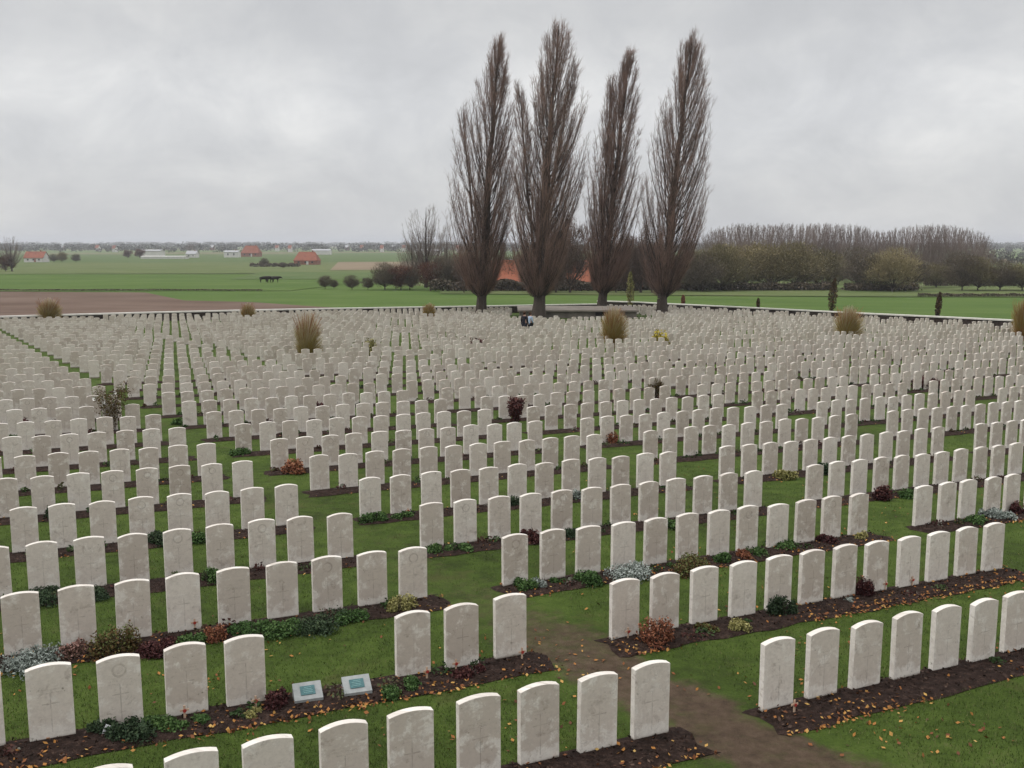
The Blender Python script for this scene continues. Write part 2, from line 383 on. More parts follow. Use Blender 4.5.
# ------------------------------------------------------------------ boundary wall
FLINT = flat('flint', (0.040, 0.028, 0.024), 0.6, 6)
COPE = flat('coping_stone', (0.62, 0.59, 0.54), 0.15, 2)
def wall(pts, label):
    w0 = empty('boundary_wall', (pts[0][0], pts[0][1], float(gz(*pts[0])))); b0 = w0.location
    P = np.array(pts); T = unit(np.gradient(P, axis=0)); Nn = np.stack([-T[:, 1], T[:, 0]], 1)
    fine = np.linspace(0, len(P)-1, 80); P = np.stack([np.interp(fine, range(len(P)), P[:, k]) for k in (0, 1)], 1); Nn = unit(np.stack([np.interp(fine, range(len(pts)), Nn[:, k]) for k in (0, 1)], 1))
    def strip(name, half, z0, z1, m):
        V = []
        for p, n in zip(P, Nn):
            g = float(gz(*p))
            for sgn, z in ((-1, z0), (-1, z1), (1, z1), (1, z0)): V.append((p[0]+sgn*half*n[0]-b0[0], p[1]+sgn*half*n[1]-b0[1], g+z-b0[2]))
        i = np.arange(len(V)).reshape(-1, 4); Q = []
        for k in range(4): Q.append(np.stack([i[:-1, k], i[1:, k], i[1:, (k+1) % 4], i[:-1, (k+1) % 4]], -1))
        return fast(name, np.array(V), np.concatenate(Q+[i[:1], i[-1:]]), m, w0)
    strip('wall_face', 0.19, -0.3, WH-0.12, FLINT); strip('coping', 0.27, WH-0.118, WH, COPE)
    return tag(w0, label, 'wall')
wall(WL, 'low dark flint wall with pale coping behind the headstones, left of the poplars')
wall(WR, 'low dark flint wall with pale coping behind the headstones, running right of the poplars')

# ------------------------------------------------------------------ headstones
def stone_profile(nn, hw, h, rise):
    pts = [(-hw, -0.06), (hw, -0.06)]
    for k in range(nn+1):
        x = hw-2*hw*k/nn; pts.append((x, h-rise*(x/hw)**2))
    return pts
def stone_data(hw=0.1905, h=0.813, rise=0.036, th=0.076, nn=8):
    pr = stone_profile(nn, hw, h, rise); n = len(pr)
    V = [(x, -th/2, z) for x, z in pr]+[(x, th/2, z) for x, z in pr]
    Fc = [tuple(range(n)), tuple(range(2*n-1, n-1, -1))]+[(i, i+n, (i+1) % n+n, (i+1) % n) for i in range(n)]
    return V, Fc, n
def finish_stone(me, rnd, emb, fr):
    uvl = me.uv_layers.new(name='face')
    V = np.zeros(len(me.vertices)*3); me.vertices.foreach_get('co', V); V = V.reshape(-1, 3)
    li = np.zeros(len(me.loops), int); me.loops.foreach_get('vertex_index', li)
    return uvl, V, li
def headstone_mesh(k):
    V, Fc, n = stone_data(hw=0.206+random.uniform(-.002, .002), h=0.80, rise=random.uniform(.03, .042))
    me = bpy.data.meshes.new('headstone'); me.from_pydata(V, [], Fc)
    bm = bmesh.new(); bm.from_mesh(me)
    bmesh.ops.recalc_face_normals(bm, faces=bm.faces)
    ed = [e for e in bm.edges if len(e.link_faces) == 2 and e.calc_face_angle(0) > 0.6]
    bmesh.ops.bevel(bm, geom=ed, offset=0.0045, segments=2, affect='EDGES', profile=0.5)
    uvl = bm.loops.layers.uv.new('face'); fl = bm.verts.layers.float.new('emblem'); fr = bm.verts.layers.float.new('front'); rn = bm.verts.layers.float.new('rnd')
    ymin = min(v.co.y for v in bm.verts)
    for v in bm.verts: v[fl] = float(k in (3, 7)); v[fr] = 1.0 if v.co.y < ymin+0.0005 else 0.0; v[rn] = k*0.371
    for f in bm.faces:
        off = 0 if abs(f.normal.y) > 0.7 else 3.0
        for l in f.loops: l[uvl].uv = (l.vert.co.x+off+l.vert.co.y*(off > 0), l.vert.co.z)
    bm.to_mesh(me); bm.free(); me.materials.append(STONE)
    return me
HS = [headstone_mesh(k) for k in range(10)]
# which blocks exist: (row, block, index); graves outside the wall, under the blockhouse or round the trees do not
BUNK = np.array([ground_at(518, 318, 0), ground_at(637, 318, 0)])
def allowed(x, y):
    if y > float(lawn_limit(x))-(1.3 if x < 12 else 4.2): return False
    if -0.2 < x < 13.4 and 88 < y < 112: return False
    return True
cand = []
for r in range(1, 46):
    for b in range(-9, 14):
        if r == 1 and b > 0: continue
        for i in range(12):
            if r == 2 and b == -1 and i in (7, 8): continue
            if r == 1 and b < -1: continue
            x, y = stone_xy(r, b, i)
            if y < 4 or not allowed(x, y): continue
            z = float(gz(x, y)); px, py, D = to_px((x, y, z+0.4))
            if px < -45 or px > 1070 or py > 830: continue
            cand.append((r, b, i, x, y, z, px, py, D))
print('graves', len(cand))
vis = [c for c in cand if -12 < c[6] < 1036 and to_px((c[3], c[4], c[5]+0.8))[1] < 768]
vis.sort(key=lambda c: c[8]); near = set((c[0], c[1], c[2]) for c in vis[:298])
ORD = ['', 'first', 'second', 'third', 'fourth', 'fifth', 'sixth', 'seventh', 'eighth', 'ninth', 'tenth', 'eleventh', 'twelfth', 'thirteenth', 'fourteenth', 'fifteenth']
EMB = ['carved cross', 'round badge above a cross']
ROWW = lambda r: 'front row' if r == 1 else ORD[r]+' row back'
FV = []; FQ = []; FU = []; FR_ = []; off = 0
lowV, lowF, lown = stone_data(nn=4)
# quads only for the many far stones: the front and back as quad fans
def low_stone():
    hw, h, rise, th = 0.206, 0.80, 0.036, 0.076
    top = [(-hw, h-rise), (-hw*0.5, h-rise*0.25), (0, h), (hw*0.5, h-rise*0.25), (hw, h-rise)]
    xs_ = [p[0] for p in top]
    v = []
    for y in (-th/2, th/2):
        v += [(x, y, -0.05) for x in xs_]+[(x, y, z) for x, z in top]
    q = []
    for k in range(4):
        q.append((k, k+1, k+6, k+5)); q.append((10+k+1, 10+k, 10+k+5, 10+k+6)); q.append((5+k, 6+k, 16+k, 15+k))
    q.append((0, 5, 15, 10)); q.append((4, 14, 19, 9))
    return np.array(v), np.array(q)
LV, LQ = low_stone()
first = True
for (r, b, i, x, y, z, px, py, D) in cand:
    d = np.gradient(np.array([stone_xy(r, b, i-1), stone_xy(r, b, i+1)]), axis=0)[0]; ang = math.atan2(d[1], d[0])
    ang += rng.normal(0, 0.012); jz = rng.normal(0, 0.008); tilt = rng.normal(0, 0.006); tilt2 = rng.normal(0, 0.004)
    x += rng.normal(0, 0.012); y += rng.normal(0, 0.012)
    if (r, b, i) in near:
        k = int(rng.integers(0, 10))
        if r <= 2: k = k//2*2 if not (r == 2 and b == -1 and i == 4) else 3
        o = obj('headstone', HS[k]); o.location = (x, y, z+jz-0.012); o.rotation_euler = (tilt, tilt2, ang)
        if b < 0: pos = ORD[12-i+12*(-1-b)] if 12-i+12*(-1-b) < 16 else 'far'; side = 'left of the muddy path'
        elif b == 0: pos = ORD[i+1]; side = 'right of the muddy path'
        elif b == 1: pos = ORD[i+1]; side = 'right of the second path'
        elif b == 2: pos = ORD[i+1]; side = 'right of the third path'
        else: pos = ORD[i+1]; side = 'right of the fourth path'
        tag(o, 'headstone with %s, %s %s, %s' % (EMB[int(k in (3, 7))], pos, side, ROWW(r)), 'headstone', 'white headstones standing in long rows')
    else:
        M = (Matrix.Translation((x, y, z+jz)) @ Matrix.Rotation(ang, 4, 'Z') @ Matrix.Rotation(tilt2, 4, 'Y') @ Matrix.Rotation(tilt, 4, 'X'))
        m = np.array(M); FV.append(LV@m[:3, :3].T+m[:3, 3]); FQ.append(LQ+off); off += len(LV)
        FU.append(LV[:, [0, 2]]); FR_.append(np.full(len(LV), rng.random()*7))
FV = np.concatenate(FV); FQ = np.concatenate(FQ); FU = np.concatenate(FU)
fs = fast('far_headstones', FV, FQ, STONE, attr=np.concatenate(FR_))
uvl = fs.data.uv_layers.new(name='face'); li = np.zeros(len(fs.data.loops), int); fs.data.loops.foreach_get('vertex_index', li)
uvl.data.foreach_set('uv', FU[li].astype(np.float32).ravel())
tag(fs, 'thousands of small white headstones in rows back to the wall', 'headstones', kind='stuff')
#PART2
# ------------------------------------------------------------------ soil beds in front of the rows
def bed(r, t0, t1, seed):
    n = max(6, int((t1-t0)/0.25)); V = []
    prof = [(-0.56, 0.004), (-0.50, 0.030), (-0.32, 0.044), (-0.1, 0.038), (0.07, 0.022), (0.10, 0.004)]
    ph = rng.random(4)*6
    for j in range(n+1):
        t = t0+(t1-t0)*j/n
        for k, (ac, h) in enumerate(prof):
            wv = 0.022*math.sin(t*3.1+ph[0])+0.02*math.sin(t*7.3+ph[1])+0.016*math.sin(t*17+ph[2]) if k < 2 else 0
            e = 0.0 if 0 < j < n else 1.0
            p = rowpoint(r, t+(0.06*math.sin(k*2+ph[3]) if e else 0), ac+wv)
            V.append((p[0], p[1], float(gz(*p))+h*(1-e)+0.004))
    m = len(prof); i = np.arange(len(V)).reshape(n+1, m)
    Q = np.stack([i[:-1, :-1], i[1:, :-1], i[1:, 1:], i[:-1, 1:]], -1).reshape(-1, 4)
    return np.array(V), Q
runs = {}
for (r, b, i, x, y, z, px, py, D) in cand: runs.setdefault((r, b), []).append(i)
farbeds = []
for (r, b), ii in sorted(runs.items()):
    t0 = b*BLK+min(ii)*SP-0.36; t1 = b*BLK+max(ii)*SP+0.40
    if r == 1 and b == 0: t1 += 3
    v, q = bed(r, t0, t1, r*31+b)
    if r <= 9: tag(fast('flower_bed', v, q, SOIL, smooth=True), kind='structure')
    elif r < 16: farbeds.append((v, q))
v, q = join(farbeds); tag(fast('flower_beds', v, q, SOIL, smooth=True), kind='structure')

# ------------------------------------------------------------------ lawn blades, fallen leaves
def scatter(n, x0, x1, y0, y1):
    return rng.uniform(x0, x1, n), rng.uniform(y0, y1, n)
def rowcoord(x, y):
    """distance in front of (-) or behind (+) the nearest row, row number, position along the row"""
    tt = x*UU[0]+y*UU[1]; vv = x*VV[0]+y*VV[1]
    bw = np.where(abs(tt-5) < 25, 0.00062*(tt-5)**2, 0.00062*(50*abs(tt-5)-625)); vv = vv-bw
    rows = np.array([tv(r) for r in range(1, 20)]); d = vv[:, None]-rows[None]
    k = np.argmin(np.abs(d+0.3), 1); return d[np.arange(len(x)), k], k+1, tt-np.array([tu(r) for r in range(1, 20)])[k]
def inbed(x, y):
    d, r, t = rowcoord(x, y)
    b = np.floor((t+GAP/2)/BLK); loc = t-b*BLK
    return (d > -0.53) & (d < 0.09) & (loc > -0.38) & (loc < 11*SP+0.38) & ~((r == 1) & (b > 0))
GRASS = rndmat('grass_blades', [(0.0, (0.030, 0.050, 0.010)), (0.5, (0.060, 0.096, 0.020)), (0.85, (0.10, 0.135, 0.035)), (1.0, (0.16, 0.15, 0.07))], 0.8, 0.15)
n = 170000
u_ = rng.random(n); y = 8.0*(30/8.0)**u_; x = rng.uniform(-0.62, 0.62, n)*y
c1 = rowpoint(1, -0.82); c9 = rowpoint(9, -0.82); dd = unit((c9-c1)[None])[0]
pathd = np.abs((x-c1[0])*dd[1]-(y-c1[1])*dd[0]); pal = (x-c1[0])*dd[0]+(y-c1[1])*dd[1]
keep = ~inbed(x, y) & ((pathd > 0.75+0.35*rng.random(n)) | (pal > 5) & (rng.random(n) < 0.5))
x, y = x[keep], y[keep]; n = len(x); z = gz(x, y)
a = rng.random(n)*6.283; hgt = rng.uniform(0.018, 0.042, n); wd = rng.uniform(0.003, 0.006, n); ln = rng.uniform(-0.02, 0.02, (n, 2))
dx, dy = np.cos(a)*wd, np.sin(a)*wd
V = np.stack([np.stack([x-dx, y-dy, z-0.004], 1), np.stack([x+dx, y+dy, z-0.004], 1), np.stack([x+ln[:, 0], y+ln[:, 1], z+hgt], 1)], 1).reshape(-1, 3)
tag(fast('lawn_grass', V, np.arange(3*n).reshape(n, 3), GRASS, attr=np.repeat(rng.random(n), 3)), 'short mown grass blades between the rows of headstones', 'grass', kind='stuff')
LEAF = rndmat('fallen_leaves', [(0.0, (0.07, 0.028, 0.014)), (0.35, (0.20, 0.070, 0.020)), (0.65, (0.33, 0.145, 0.032)), (0.9, (0.42, 0.25, 0.07)), (1.0, (0.46, 0.36, 0.16))], 0.7, 0.25)
def leaves_at(x, y, s=0.04, lift=0.0):
    z = gz(x, y)+0.012+lift+rng.random(len(x))*0.012
    return leafquads(np.stack([x, y, z], 1), rng.uniform(0.6, 1.3, len(x))*s, up=2.2, aspect=1.35)
LX = []; LY = []; LZ = []
for (r, b), ii in runs.items():
    if r > 9: continue
    t0 = b*BLK+min(ii)*SP-0.35; t1 = b*BLK+max(ii)*SP+0.4+(3 if r == 1 and b == 0 else 0)
    dens = {1: 95, 2: 130, 3: 75, 4: 20, 5: 14, 6: 9, 7: 6, 8: 4, 9: 4}[r]
    n = int((t1-t0)*dens); t = rng.uniform(t0, t1, n)
    clump = (np.sin(t*1.7+r)+np.sin(t*0.63+2*r)) > -0.35+rng.normal(0, 0.5, n); t = t[clump]; n = len(t)
    ac = np.where(rng.random(n) < 0.66, rng.normal(-0.55, 0.055, n), rng.uniform(-0.52, 0.05, n))
    for tt_, a_ in zip(t, ac):
        p = rowpoint(r, tt_, a_); LX.append(p[0]); LY.append(p[1]); LZ.append(0.035 if -0.50 < a_ < 0.08 else 0.008)
# loose leaves over the turf
n = 5200; y = 9*(24/9.0)**rng.random(n); x = rng.uniform(-0.55, 0.6, n)*y
cl = np.sin(x*1.9+1)+np.sin(y*2.3+x)+rng.normal(0, 0.7, n)
k = (cl > 0.5) & ((x > 1.0) | (y < 13)); LX += list(x[k]); LY += list(y[k]); LZ += [0.0]*int(k.sum())
LX, LY, LZ = map(np.array, (LX, LY, LZ))
v, q = leaves_at(LX, LY, 0.036, LZ)
tag(fast('fallen_leaves', v, q, LEAF, attr=np.repeat(rng.random(len(LX))*0.95, 4)), 'orange and yellow autumn leaves fallen along the beds and grass', 'leaves', kind='stuff')
n = 15000   # crumbs of earth and mulch on the nearer beds
x, y = [], []
P = []
for (r, b), ii in runs.items():
    if r > 5: continue
    t0 = b*BLK+min(ii)*SP-0.3; t1 = b*BLK+max(ii)*SP+0.35+(3 if r == 1 and b == 0 else 0); m = int((t1-t0)*140/r**0.5)
    for tt_, a_ in zip(rng.uniform(t0, t1, m), rng.uniform(-0.50, 0.07, m)): P.append(rowpoint(r, tt_, a_))
P = np.array(P); v, q = leafquads(np.c_[P, gz(P[:, 0], P[:, 1])+0.046], rng.uniform(0.012, 0.04, len(P)), up=0.6)
MULCH = rndmat('mulch', [(0.0, (0.010, 0.007, 0.005)), (0.6, (0.045, 0.026, 0.020)), (1.0, (0.11, 0.075, 0.058))], 0.9, 0.1)
tag(fast('bed_mulch', v, q, MULCH, attr=np.repeat(rng.random(len(P)), 4)), 'dark crumbly earth and plant litter on the flower beds', 'mulch', kind='stuff')

# ------------------------------------------------------------------ plants in the beds
PM = {
 'green': rndmat('plant_green', [(0.0, (0.022, 0.048, 0.012)), (0.6, (0.050, 0.100, 0.026)), (1.0, (0.10, 0.16, 0.05))]),
 'darkgreen': rndmat('plant_dark_green', [(0.0, (0.014, 0.026, 0.012)), (0.6, (0.030, 0.052, 0.024)), (1.0, (0.06, 0.085, 0.04))]),
 'silver': rndmat('plant_silver', [(0.0, (0.09, 0.11, 0.09)), (0.6, (0.24, 0.27, 0.24)), (1.0, (0.42, 0.45, 0.42))]),
 'darkred': rndmat('plant_dark_red', [(0.0, (0.028, 0.009, 0.010)), (0.6, (0.062, 0.020, 0.020)), (1.0, (0.12, 0.05, 0.04))]),
 'copper': rndmat('plant_copper', [(0.0, (0.09, 0.030, 0.018)), (0.6, (0.23, 0.085, 0.045)), (1.0, (0.34, 0.17, 0.09))]),
 'bronze': rndmat('plant_bronze', [(0.0, (0.045, 0.025, 0.012)), (0.5, (0.095, 0.055, 0.020)), (1.0, (0.10, 0.13, 0.04))]),
 'yellowgreen': rndmat('plant_yellow_green', [(0.0, (0.10, 0.10, 0.03)), (0.6, (0.25, 0.23, 0.08)), (1.0, (0.38, 0.34, 0.15))]),
 'pink': rndmat('plant_pink', [(0.0, (0.05, 0.04, 0.02)), (0.6, (0.16, 0.09, 0.07)), (1.0, (0.40, 0.22, 0.19))]),
 'straw': rndmat('plant_straw', [(0.0, (0.26, 0.11, 0.04)), (0.22, (0.33, 0.18, 0.05)), (0.45, (0.30, 0.24, 0.07)), (0.7, (0.42, 0.34, 0.19)), (1.0, (0.52, 0.45, 0.37))]),
 'gold': rndmat('plant_gold', [(0.0, (0.25, 0.20, 0.02)), (1.0, (0.50, 0.40, 0.06))]),
 'white': rndmat('petal_white', [(0.0, (0.5, 0.5, 0.46)), (1.0, (0.75, 0.73, 0.70))]),
}
def shrub(px, py, w, h, kind, label, name='shrub', group=None, leaf=None, dens=1.0, form='dome'):
    """low plant whose foot is seen at px, py; w, h in metres"""
    gx_, gy_ = ground_at(px, py); g0 = float(gz(gx_, gy_)); rt = empty(name, (gx_, gy_, g0)); rt.rotation_euler = (0, 0, 0)
    tag(rt, label, 'shrub' if name == 'shrub' else name.replace('_', ' '), group)
    ls = leaf or max(0.022, 0.0016*gy_)
    n = int(min(2600, max(70, dens*3.4*(w*w+2*w*h)/(ls*ls))))
    if form == 'dome':
        nb = max(3, int(w*12)); bc = rng.normal(size=(nb, 2))*w*0.2; br = rng.uniform(0.35, 0.75, nb); k = rng.integers(0, nb, n)
        d = unit(rng.normal(size=(n, 3))*[1, 1, 1]); d[:, 2] = np.abs(d[:, 2])
        rad = rng.random(n)**0.35*rng.uniform(0.85, 1.15, n)
        P = np.zeros((n, 3)); P[:, :2] = np.clip(bc[k], -w*0.3, w*0.3)+d[:, :2]*(w*0.36*br[k]*rad*1.3)[:, None]; P[:, 2] = d[:, 2]*h*rad*(0.7+0.4*br[k])+0.02
        sb = 24; a = rng.random(sb)*6.28; e = np.c_[np.cos(a)*w*0.3*rng.random(sb), np.sin(a)*w*0.3*rng.random(sb), h*rng.uniform(0.5, 1.08, sb)]
        sv = prisms(np.zeros((sb, 3))+[0, 0, -0.02], e, 0.006, 0.002)
        lv, lq = leafquads(P, rng.uniform(0.7, 1.4, n)*ls, up=0.4)
    else:   # 'sprays': upright wands bare below, used for roses, grasses and tall thin shrubs
        sb = 46 if form == 'grass' else 16; sb = int(sb*dens)
        a = rng.random(sb)*6.28; lean = rng.random(sb)**0.6*w*0.5
        e = np.c_[np.cos(a)*lean+0.08*w, np.sin(a)*lean, h*rng.uniform(0.62, 1.05, sb)]; s0 = np.c_[np.cos(a), np.sin(a), np.zeros(sb)-0.05]*[w*0.12, w*0.12, 1]
        midp = s0*0.45+e*0.55; midp[:, :2] *= 0.62; midp[:, 2] *= 1.08
        tr = max(0.004, gy_*0.00016)
        sv = join([prisms(s0, midp, tr*1.6, tr), prisms(midp, e, tr, tr*0.5)])
        k = rng.integers(0, sb, n); f = rng.random(n)**(0.7 if form == 'grass' else 0.5)
        P = s0[k]*((1-f)**2)[:, None]+2*midp[k]*(f*(1-f))[:, None]+e[k]*(f**2)[:, None]+rng.normal(size=(n, 3))*(0.05*w if form == 'grass' else 0.07*w)
        P[:, 2] = np.maximum(P[:, 2], 0.02)
        if form == 'grass':
            n = int(420*dens); a = rng.random(n)*6.28; rr0 = rng.random(n)**0.5; le = rng.random(n)**0.7*w*0.52
            s1 = np.c_[np.cos(a)*w*0.16*rr0, np.sin(a)*w*0.16*rr0, np.zeros(n)]; hh_ = h*rng.uniform(0.30, 1.08, n)**1.0*(1-0.35*(le/(w*0.52))**2)
            e1 = np.c_[np.cos(a)*le+0.10*w, np.sin(a)*le, hh_]; m1 = s1*0.5+e1*0.5; m1[:, :2] *= 0.72; m1[:, 2] *= 1.12; P = e1
            lv, lq = join([prisms(s1, m1, tr*0.9, tr*0.9), prisms(m1, e1, tr*0.9, tr*0.4)])
        else: lv, lq = leafquads(P, rng.uniform(0.7, 1.3, n)*ls, up=0, aspect=1.5)
    fast('stems', sv[0], sv[1], BARK if form != 'grass' else PM[kind], rt)
    if form == 'grass': at = np.clip(np.repeat(rng.random(len(lv)//6), 6)*0.4+0.6*lv[:, 2]/h, 0, 1)
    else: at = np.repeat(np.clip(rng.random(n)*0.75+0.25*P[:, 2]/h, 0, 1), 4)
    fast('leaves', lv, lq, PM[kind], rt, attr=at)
    return rt
BEDP = [  # foot x, y in the photograph, width, height, colour, label
 (28, 668, 0.85, 0.16, 'silver', 'silvery grey cushion plant at the left edge, below the third row'),
 (117, 655, 0.55, 0.34, 'bronze', 'round bronze and red shrub before the third row, upper left of the badge stone'),
 (75, 657, 0.40, 0.16, 'pink', 'low pinkish plants left of the round bronze shrub'),
 (155, 654, 0.50, 0.15, 'darkred', 'low dark red plant right of the round bronze shrub'),
 (188, 647, 0.48, 0.12, 'green', 'bright green cushion plant in the third row bed, far left part'),
 (214, 642, 0.30, 0.18, 'copper', 'small copper shrub between two third row headstones, left part'),
 (247, 636, 0.55, 0.12, 'green', 'low green mat plant right of the small copper shrub'),
 (276, 634, 0.62, 0.14, 'green', 'spreading green plant before a third row stone with trailing stems'),
 (320, 627, 0.80, 0.13, 'darkgreen', 'loose leafy dark green plants before the third row, middle'),
 (352, 620, 0.50, 0.10, 'green', 'thin green ground plant left of the yellow grass tuft'),
 (402, 612, 0.42, 0.20, 'yellowgreen', 'yellow green grassy tuft beside the last third row stone left of the mud'),
 (133, 738, 0.55, 0.15, 'darkgreen', 'dark green cushion in the second row bed below the badge stone'),
 (108, 732, 0.40, 0.13, 'darkgreen', 'small dark green plant beside the white card'),
 (164, 727, 0.48, 0.10, 'green', 'low green plant before the third stone of the second row, far left'),
 (192, 727, 0.30, 0.08, 'green', 'flat green plant touching leaves, left of the pale cushion'),
 (249, 718, 0.33, 0.06, 'yellowgreen', 'pale flat cushion plant before the fourth stone in the second row'),
 (278, 708, 0.34, 0.20, 'darkred', 'dark red bush just left of the two plaques'),
 (389, 698, 0.34, 0.09, 'green', 'small green plant between the plaques and the next headstone'),
 (412, 690, 0.30, 0.10, 'green', 'small green plant at the foot of the stone right of the plaques'),
 (470, 678, 0.38, 0.11, 'darkred', 'low russet plant before the tenth and eleventh second row stones'),
 (523, 590, 0.42, 0.15, 'green', 'green cushion at the path end of the third row'),
 (541, 587, 0.34, 0.13, 'silver', 'small silver plant near the path end of the third row'),
 (558, 585, 0.28, 0.08, 'green', 'tiny green tuft right of the small silver plant'),
 (591, 582, 0.55, 0.17, 'green', 'bright green dome before the third row, left of the big silver bush'),
 (626, 578, 0.80, 0.22, 'silver', 'big silver bush before the third row, right of the mud'),
 (686, 572, 0.85, 0.26, 'bronze', 'wide bronze and green shrub in the third row bed, right of the silver bush'),
 (722, 563, 0.42, 0.15, 'green', 'green cushion right of the wide bronze shrub'),
 (745, 560, 0.30, 0.15, 'copper', 'small copper plant in the third row bed'),
 (760, 556, 0.34, 0.13, 'green', 'green cushion right of the small copper plant in the third row'),
 (657, 647, 0.50, 0.33, 'copper', 'bright copper leafed shrub between the first two stones right of the mud'),
 (706, 632, 0.34, 0.09, 'bronze', 'low brownish plant at the third stone right of the mud, second row'),
 (735, 629, 0.36, 0.12, 'yellowgreen', 'low yellow green plant at the fourth stone right of the mud'),
 (784, 617, 0.42, 0.26, 'darkgreen', 'dark green leafy shrub in the second row right of the mud'),
 (850, 603, 0.22, 0.05, 'silver', 'small pale rosette left of the dark red bush, second row'),
 (869, 597, 0.38, 0.27, 'darkred', 'dark red round bush in the second row bed, right side'),
 (441, 552, 0.42, 0.13, 'green', 'green cushion before the fourth row at the path end'),
 (464, 550, 0.40, 0.11, 'green', 'low green plant second along the fourth row bed'),
 (531, 542, 0.42, 0.20, 'darkred', 'dark red plant behind the third row, in the fourth row bed'),
 (571, 537, 0.36, 0.15, 'darkgreen', 'dark green clump in the fourth row bed right of the dark red plant'),
 (672, 528, 0.36, 0.15, 'green', 'green clump in the fourth row bed, middle right'),
 (783, 548, 0.60, 0.12, 'green', 'green ground plants before the ninth third row stone'),
 (826, 543, 0.40, 0.13, 'darkred', 'russet ground plant before the eleventh third row stone'),
 (861, 540, 0.30, 0.14, 'yellowgreen', 'yellow green tuft at the grass gap end of the third row'),
 (374, 522, 0.52, 0.17, 'green', 'neat green dome at the path end of the fifth row'),
 (403, 519, 0.36, 0.10, 'green', 'flat green plant right of the neat green dome'),
 (514, 506, 0.38, 0.20, 'darkgreen', 'dark green dome in the fifth row bed near the middle'),
 (578, 500, 0.34, 0.20, 'silver', 'blue grey dome in the fifth row bed'),
 (296, 473, 0.52, 0.32, 'copper', 'orange brown round bush beside the first sixth row stone'),
 (612, 443, 0.60, 0.32, 'copper', 'copper round bush far back near the middle, among the rows'),
 (883, 500, 0.48, 0.30, 'darkred', 'dark red round bush before the fifth row, right part'),
 (905, 497, 0.50, 0.14, 'green', 'green ground plant right of the dark red round bush'),
 (785, 479, 0.55, 0.20, 'yellowgreen', 'yellow green grassy dome before the grass gap, right of centre'),
 (826, 474, 0.52, 0.28, 'darkgreen', 'dark evergreen dome behind the fourth row right of the gap'),
 (975, 524, 0.50, 0.14, 'green', 'green mat before the third row, far right part'),
 (997, 519, 0.60, 0.17, 'silver', 'silver mat before the third row, far right part'),
 (1019, 514, 0.40, 0.26, 'darkred', 'dark red shrub at the right edge of the photo, third row'),
 (19, 430, 0.55, 0.34, 'darkred', 'dark red bush at the left edge, far back rows'),
 (185, 424, 0.75, 0.17, 'green', 'green mat before the small front stones at left'),
 (240, 455, 0.60, 0.16, 'green', 'green mat behind the tall left headstones, beside the path'),
 (318, 414, 0.75, 0.40, 'darkred', 'brownish bush between back row stones, left of centre'),
 (58, 520, 0.55, 0.28, 'darkgreen', 'dark green shrub before the fifth row at the far left'),
 (47, 601, 0.60, 0.15, 'darkgreen', 'dark green clipped plant before the fourth row at far left'),
 (92, 597, 0.55, 0.13, 'darkgreen', 'low dark plant right of the clipped one, fourth row left'),
 (208, 583, 0.45, 0.20, 'green', 'green leafy plant before the fourth row, behind the tall stones'),
 (157, 545, 0.55, 0.20, 'darkgreen', 'dark green plant in the fifth row bed, left part'),
 (198, 541, 0.50, 0.14, 'green', 'green plant beside the dark one, fifth row bed'),
 (927, 389, 1.15, 0.52, 'darkred', 'reddish brown wide bush far back on the right'),
 (944, 398, 0.7, 0.40, 'darkgreen', 'dark green bush behind the wide reddish one'),
]
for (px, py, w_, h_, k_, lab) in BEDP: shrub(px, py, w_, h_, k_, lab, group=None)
def tall(px, py, w_, h_, k_, lab, form='sprays', leaf=None, dens=1.0, name='shrub'): return shrub(px, py, w_, h_, k_, lab, form=form, leaf=leaf, dens=dens, name=name)
t = tall(112, 431, 1.25, 1.35, 'bronze', 'tall thin rose bush with a few white flowers among the left headstones', leaf=0.035, dens=0.6, name='rose_bush')
fl = np.c_[rng.uniform(-0.5, 0.3, 9), rng.uniform(-0.2, 0.2, 9), rng.uniform(0.75, 1.15, 9)]
v, q = leafquads(np.repeat(fl, 4, 0)+rng.normal(size=(36, 3))*0.02, 0.10); fast('flowers', v, q, PM['white'], t, attr=np.full(len(v), 0.5))
tall(515, 424, 0.55, 0.80, 'darkred', 'upright dark red shrub as tall as the stones, centre', leaf=0.05, dens=3.0)
tall(655, 398, 0.8, 0.75, 'bronze', 'small bare bush among the back rows, right of centre', leaf=0.03, dens=0.5)
tall(306, 361, 1.6, 2.5, 'straw', 'tall straw coloured grass bush leaning right, left of the poplars', 'grass', 0.10, 4.0, 'grass_bush')
tall(611, 348, 1.9, 2.5, 'straw', 'rounded straw coloured grass bush below the flat concrete blockhouse', 'grass', 0.10, 4.0, 'grass_bush')
tall(845, 342, 2.2, 2.4, 'straw', 'rounded straw coloured grass bush near the right of the back rows', 'grass', 0.10, 4.0, 'grass_bush')
tall(1021, 341, 1.9, 2.9, 'straw', 'straw coloured grass bush cut by the right edge of the photo', 'grass', 0.10, 4.0, 'grass_bush')
tall(48, 325, 2.1, 2.2, 'straw', 'brown rounded bush by the wall at the far left', 'grass', 0.12, 4.0, 'grass_bush')
tall(247, 323, 1.4, 1.7, 'straw', 'small straw bush near the wall, between left edge and poplars', 'grass', 0.12, 3.0, 'grass_bush')
tall(428, 321, 1.3, 1.6, 'straw', 'small orange brown bush just left of the poplars, near the wall', 'grass', 0.12, 3.0, 'grass_bush')
shrub(660, 349, 1.1, 1.15, 'gold', 'small bright yellow bush among the far rows right of the poplars')
shrub(371, 357, 0.9, 1.05, 'yellowgreen', 'small yellow green bush among the far rows, left of centre')
shrub(476, 352, 1.0, 0.8, 'darkred', 'small reddish bush among the far rows below the leftmost poplar')
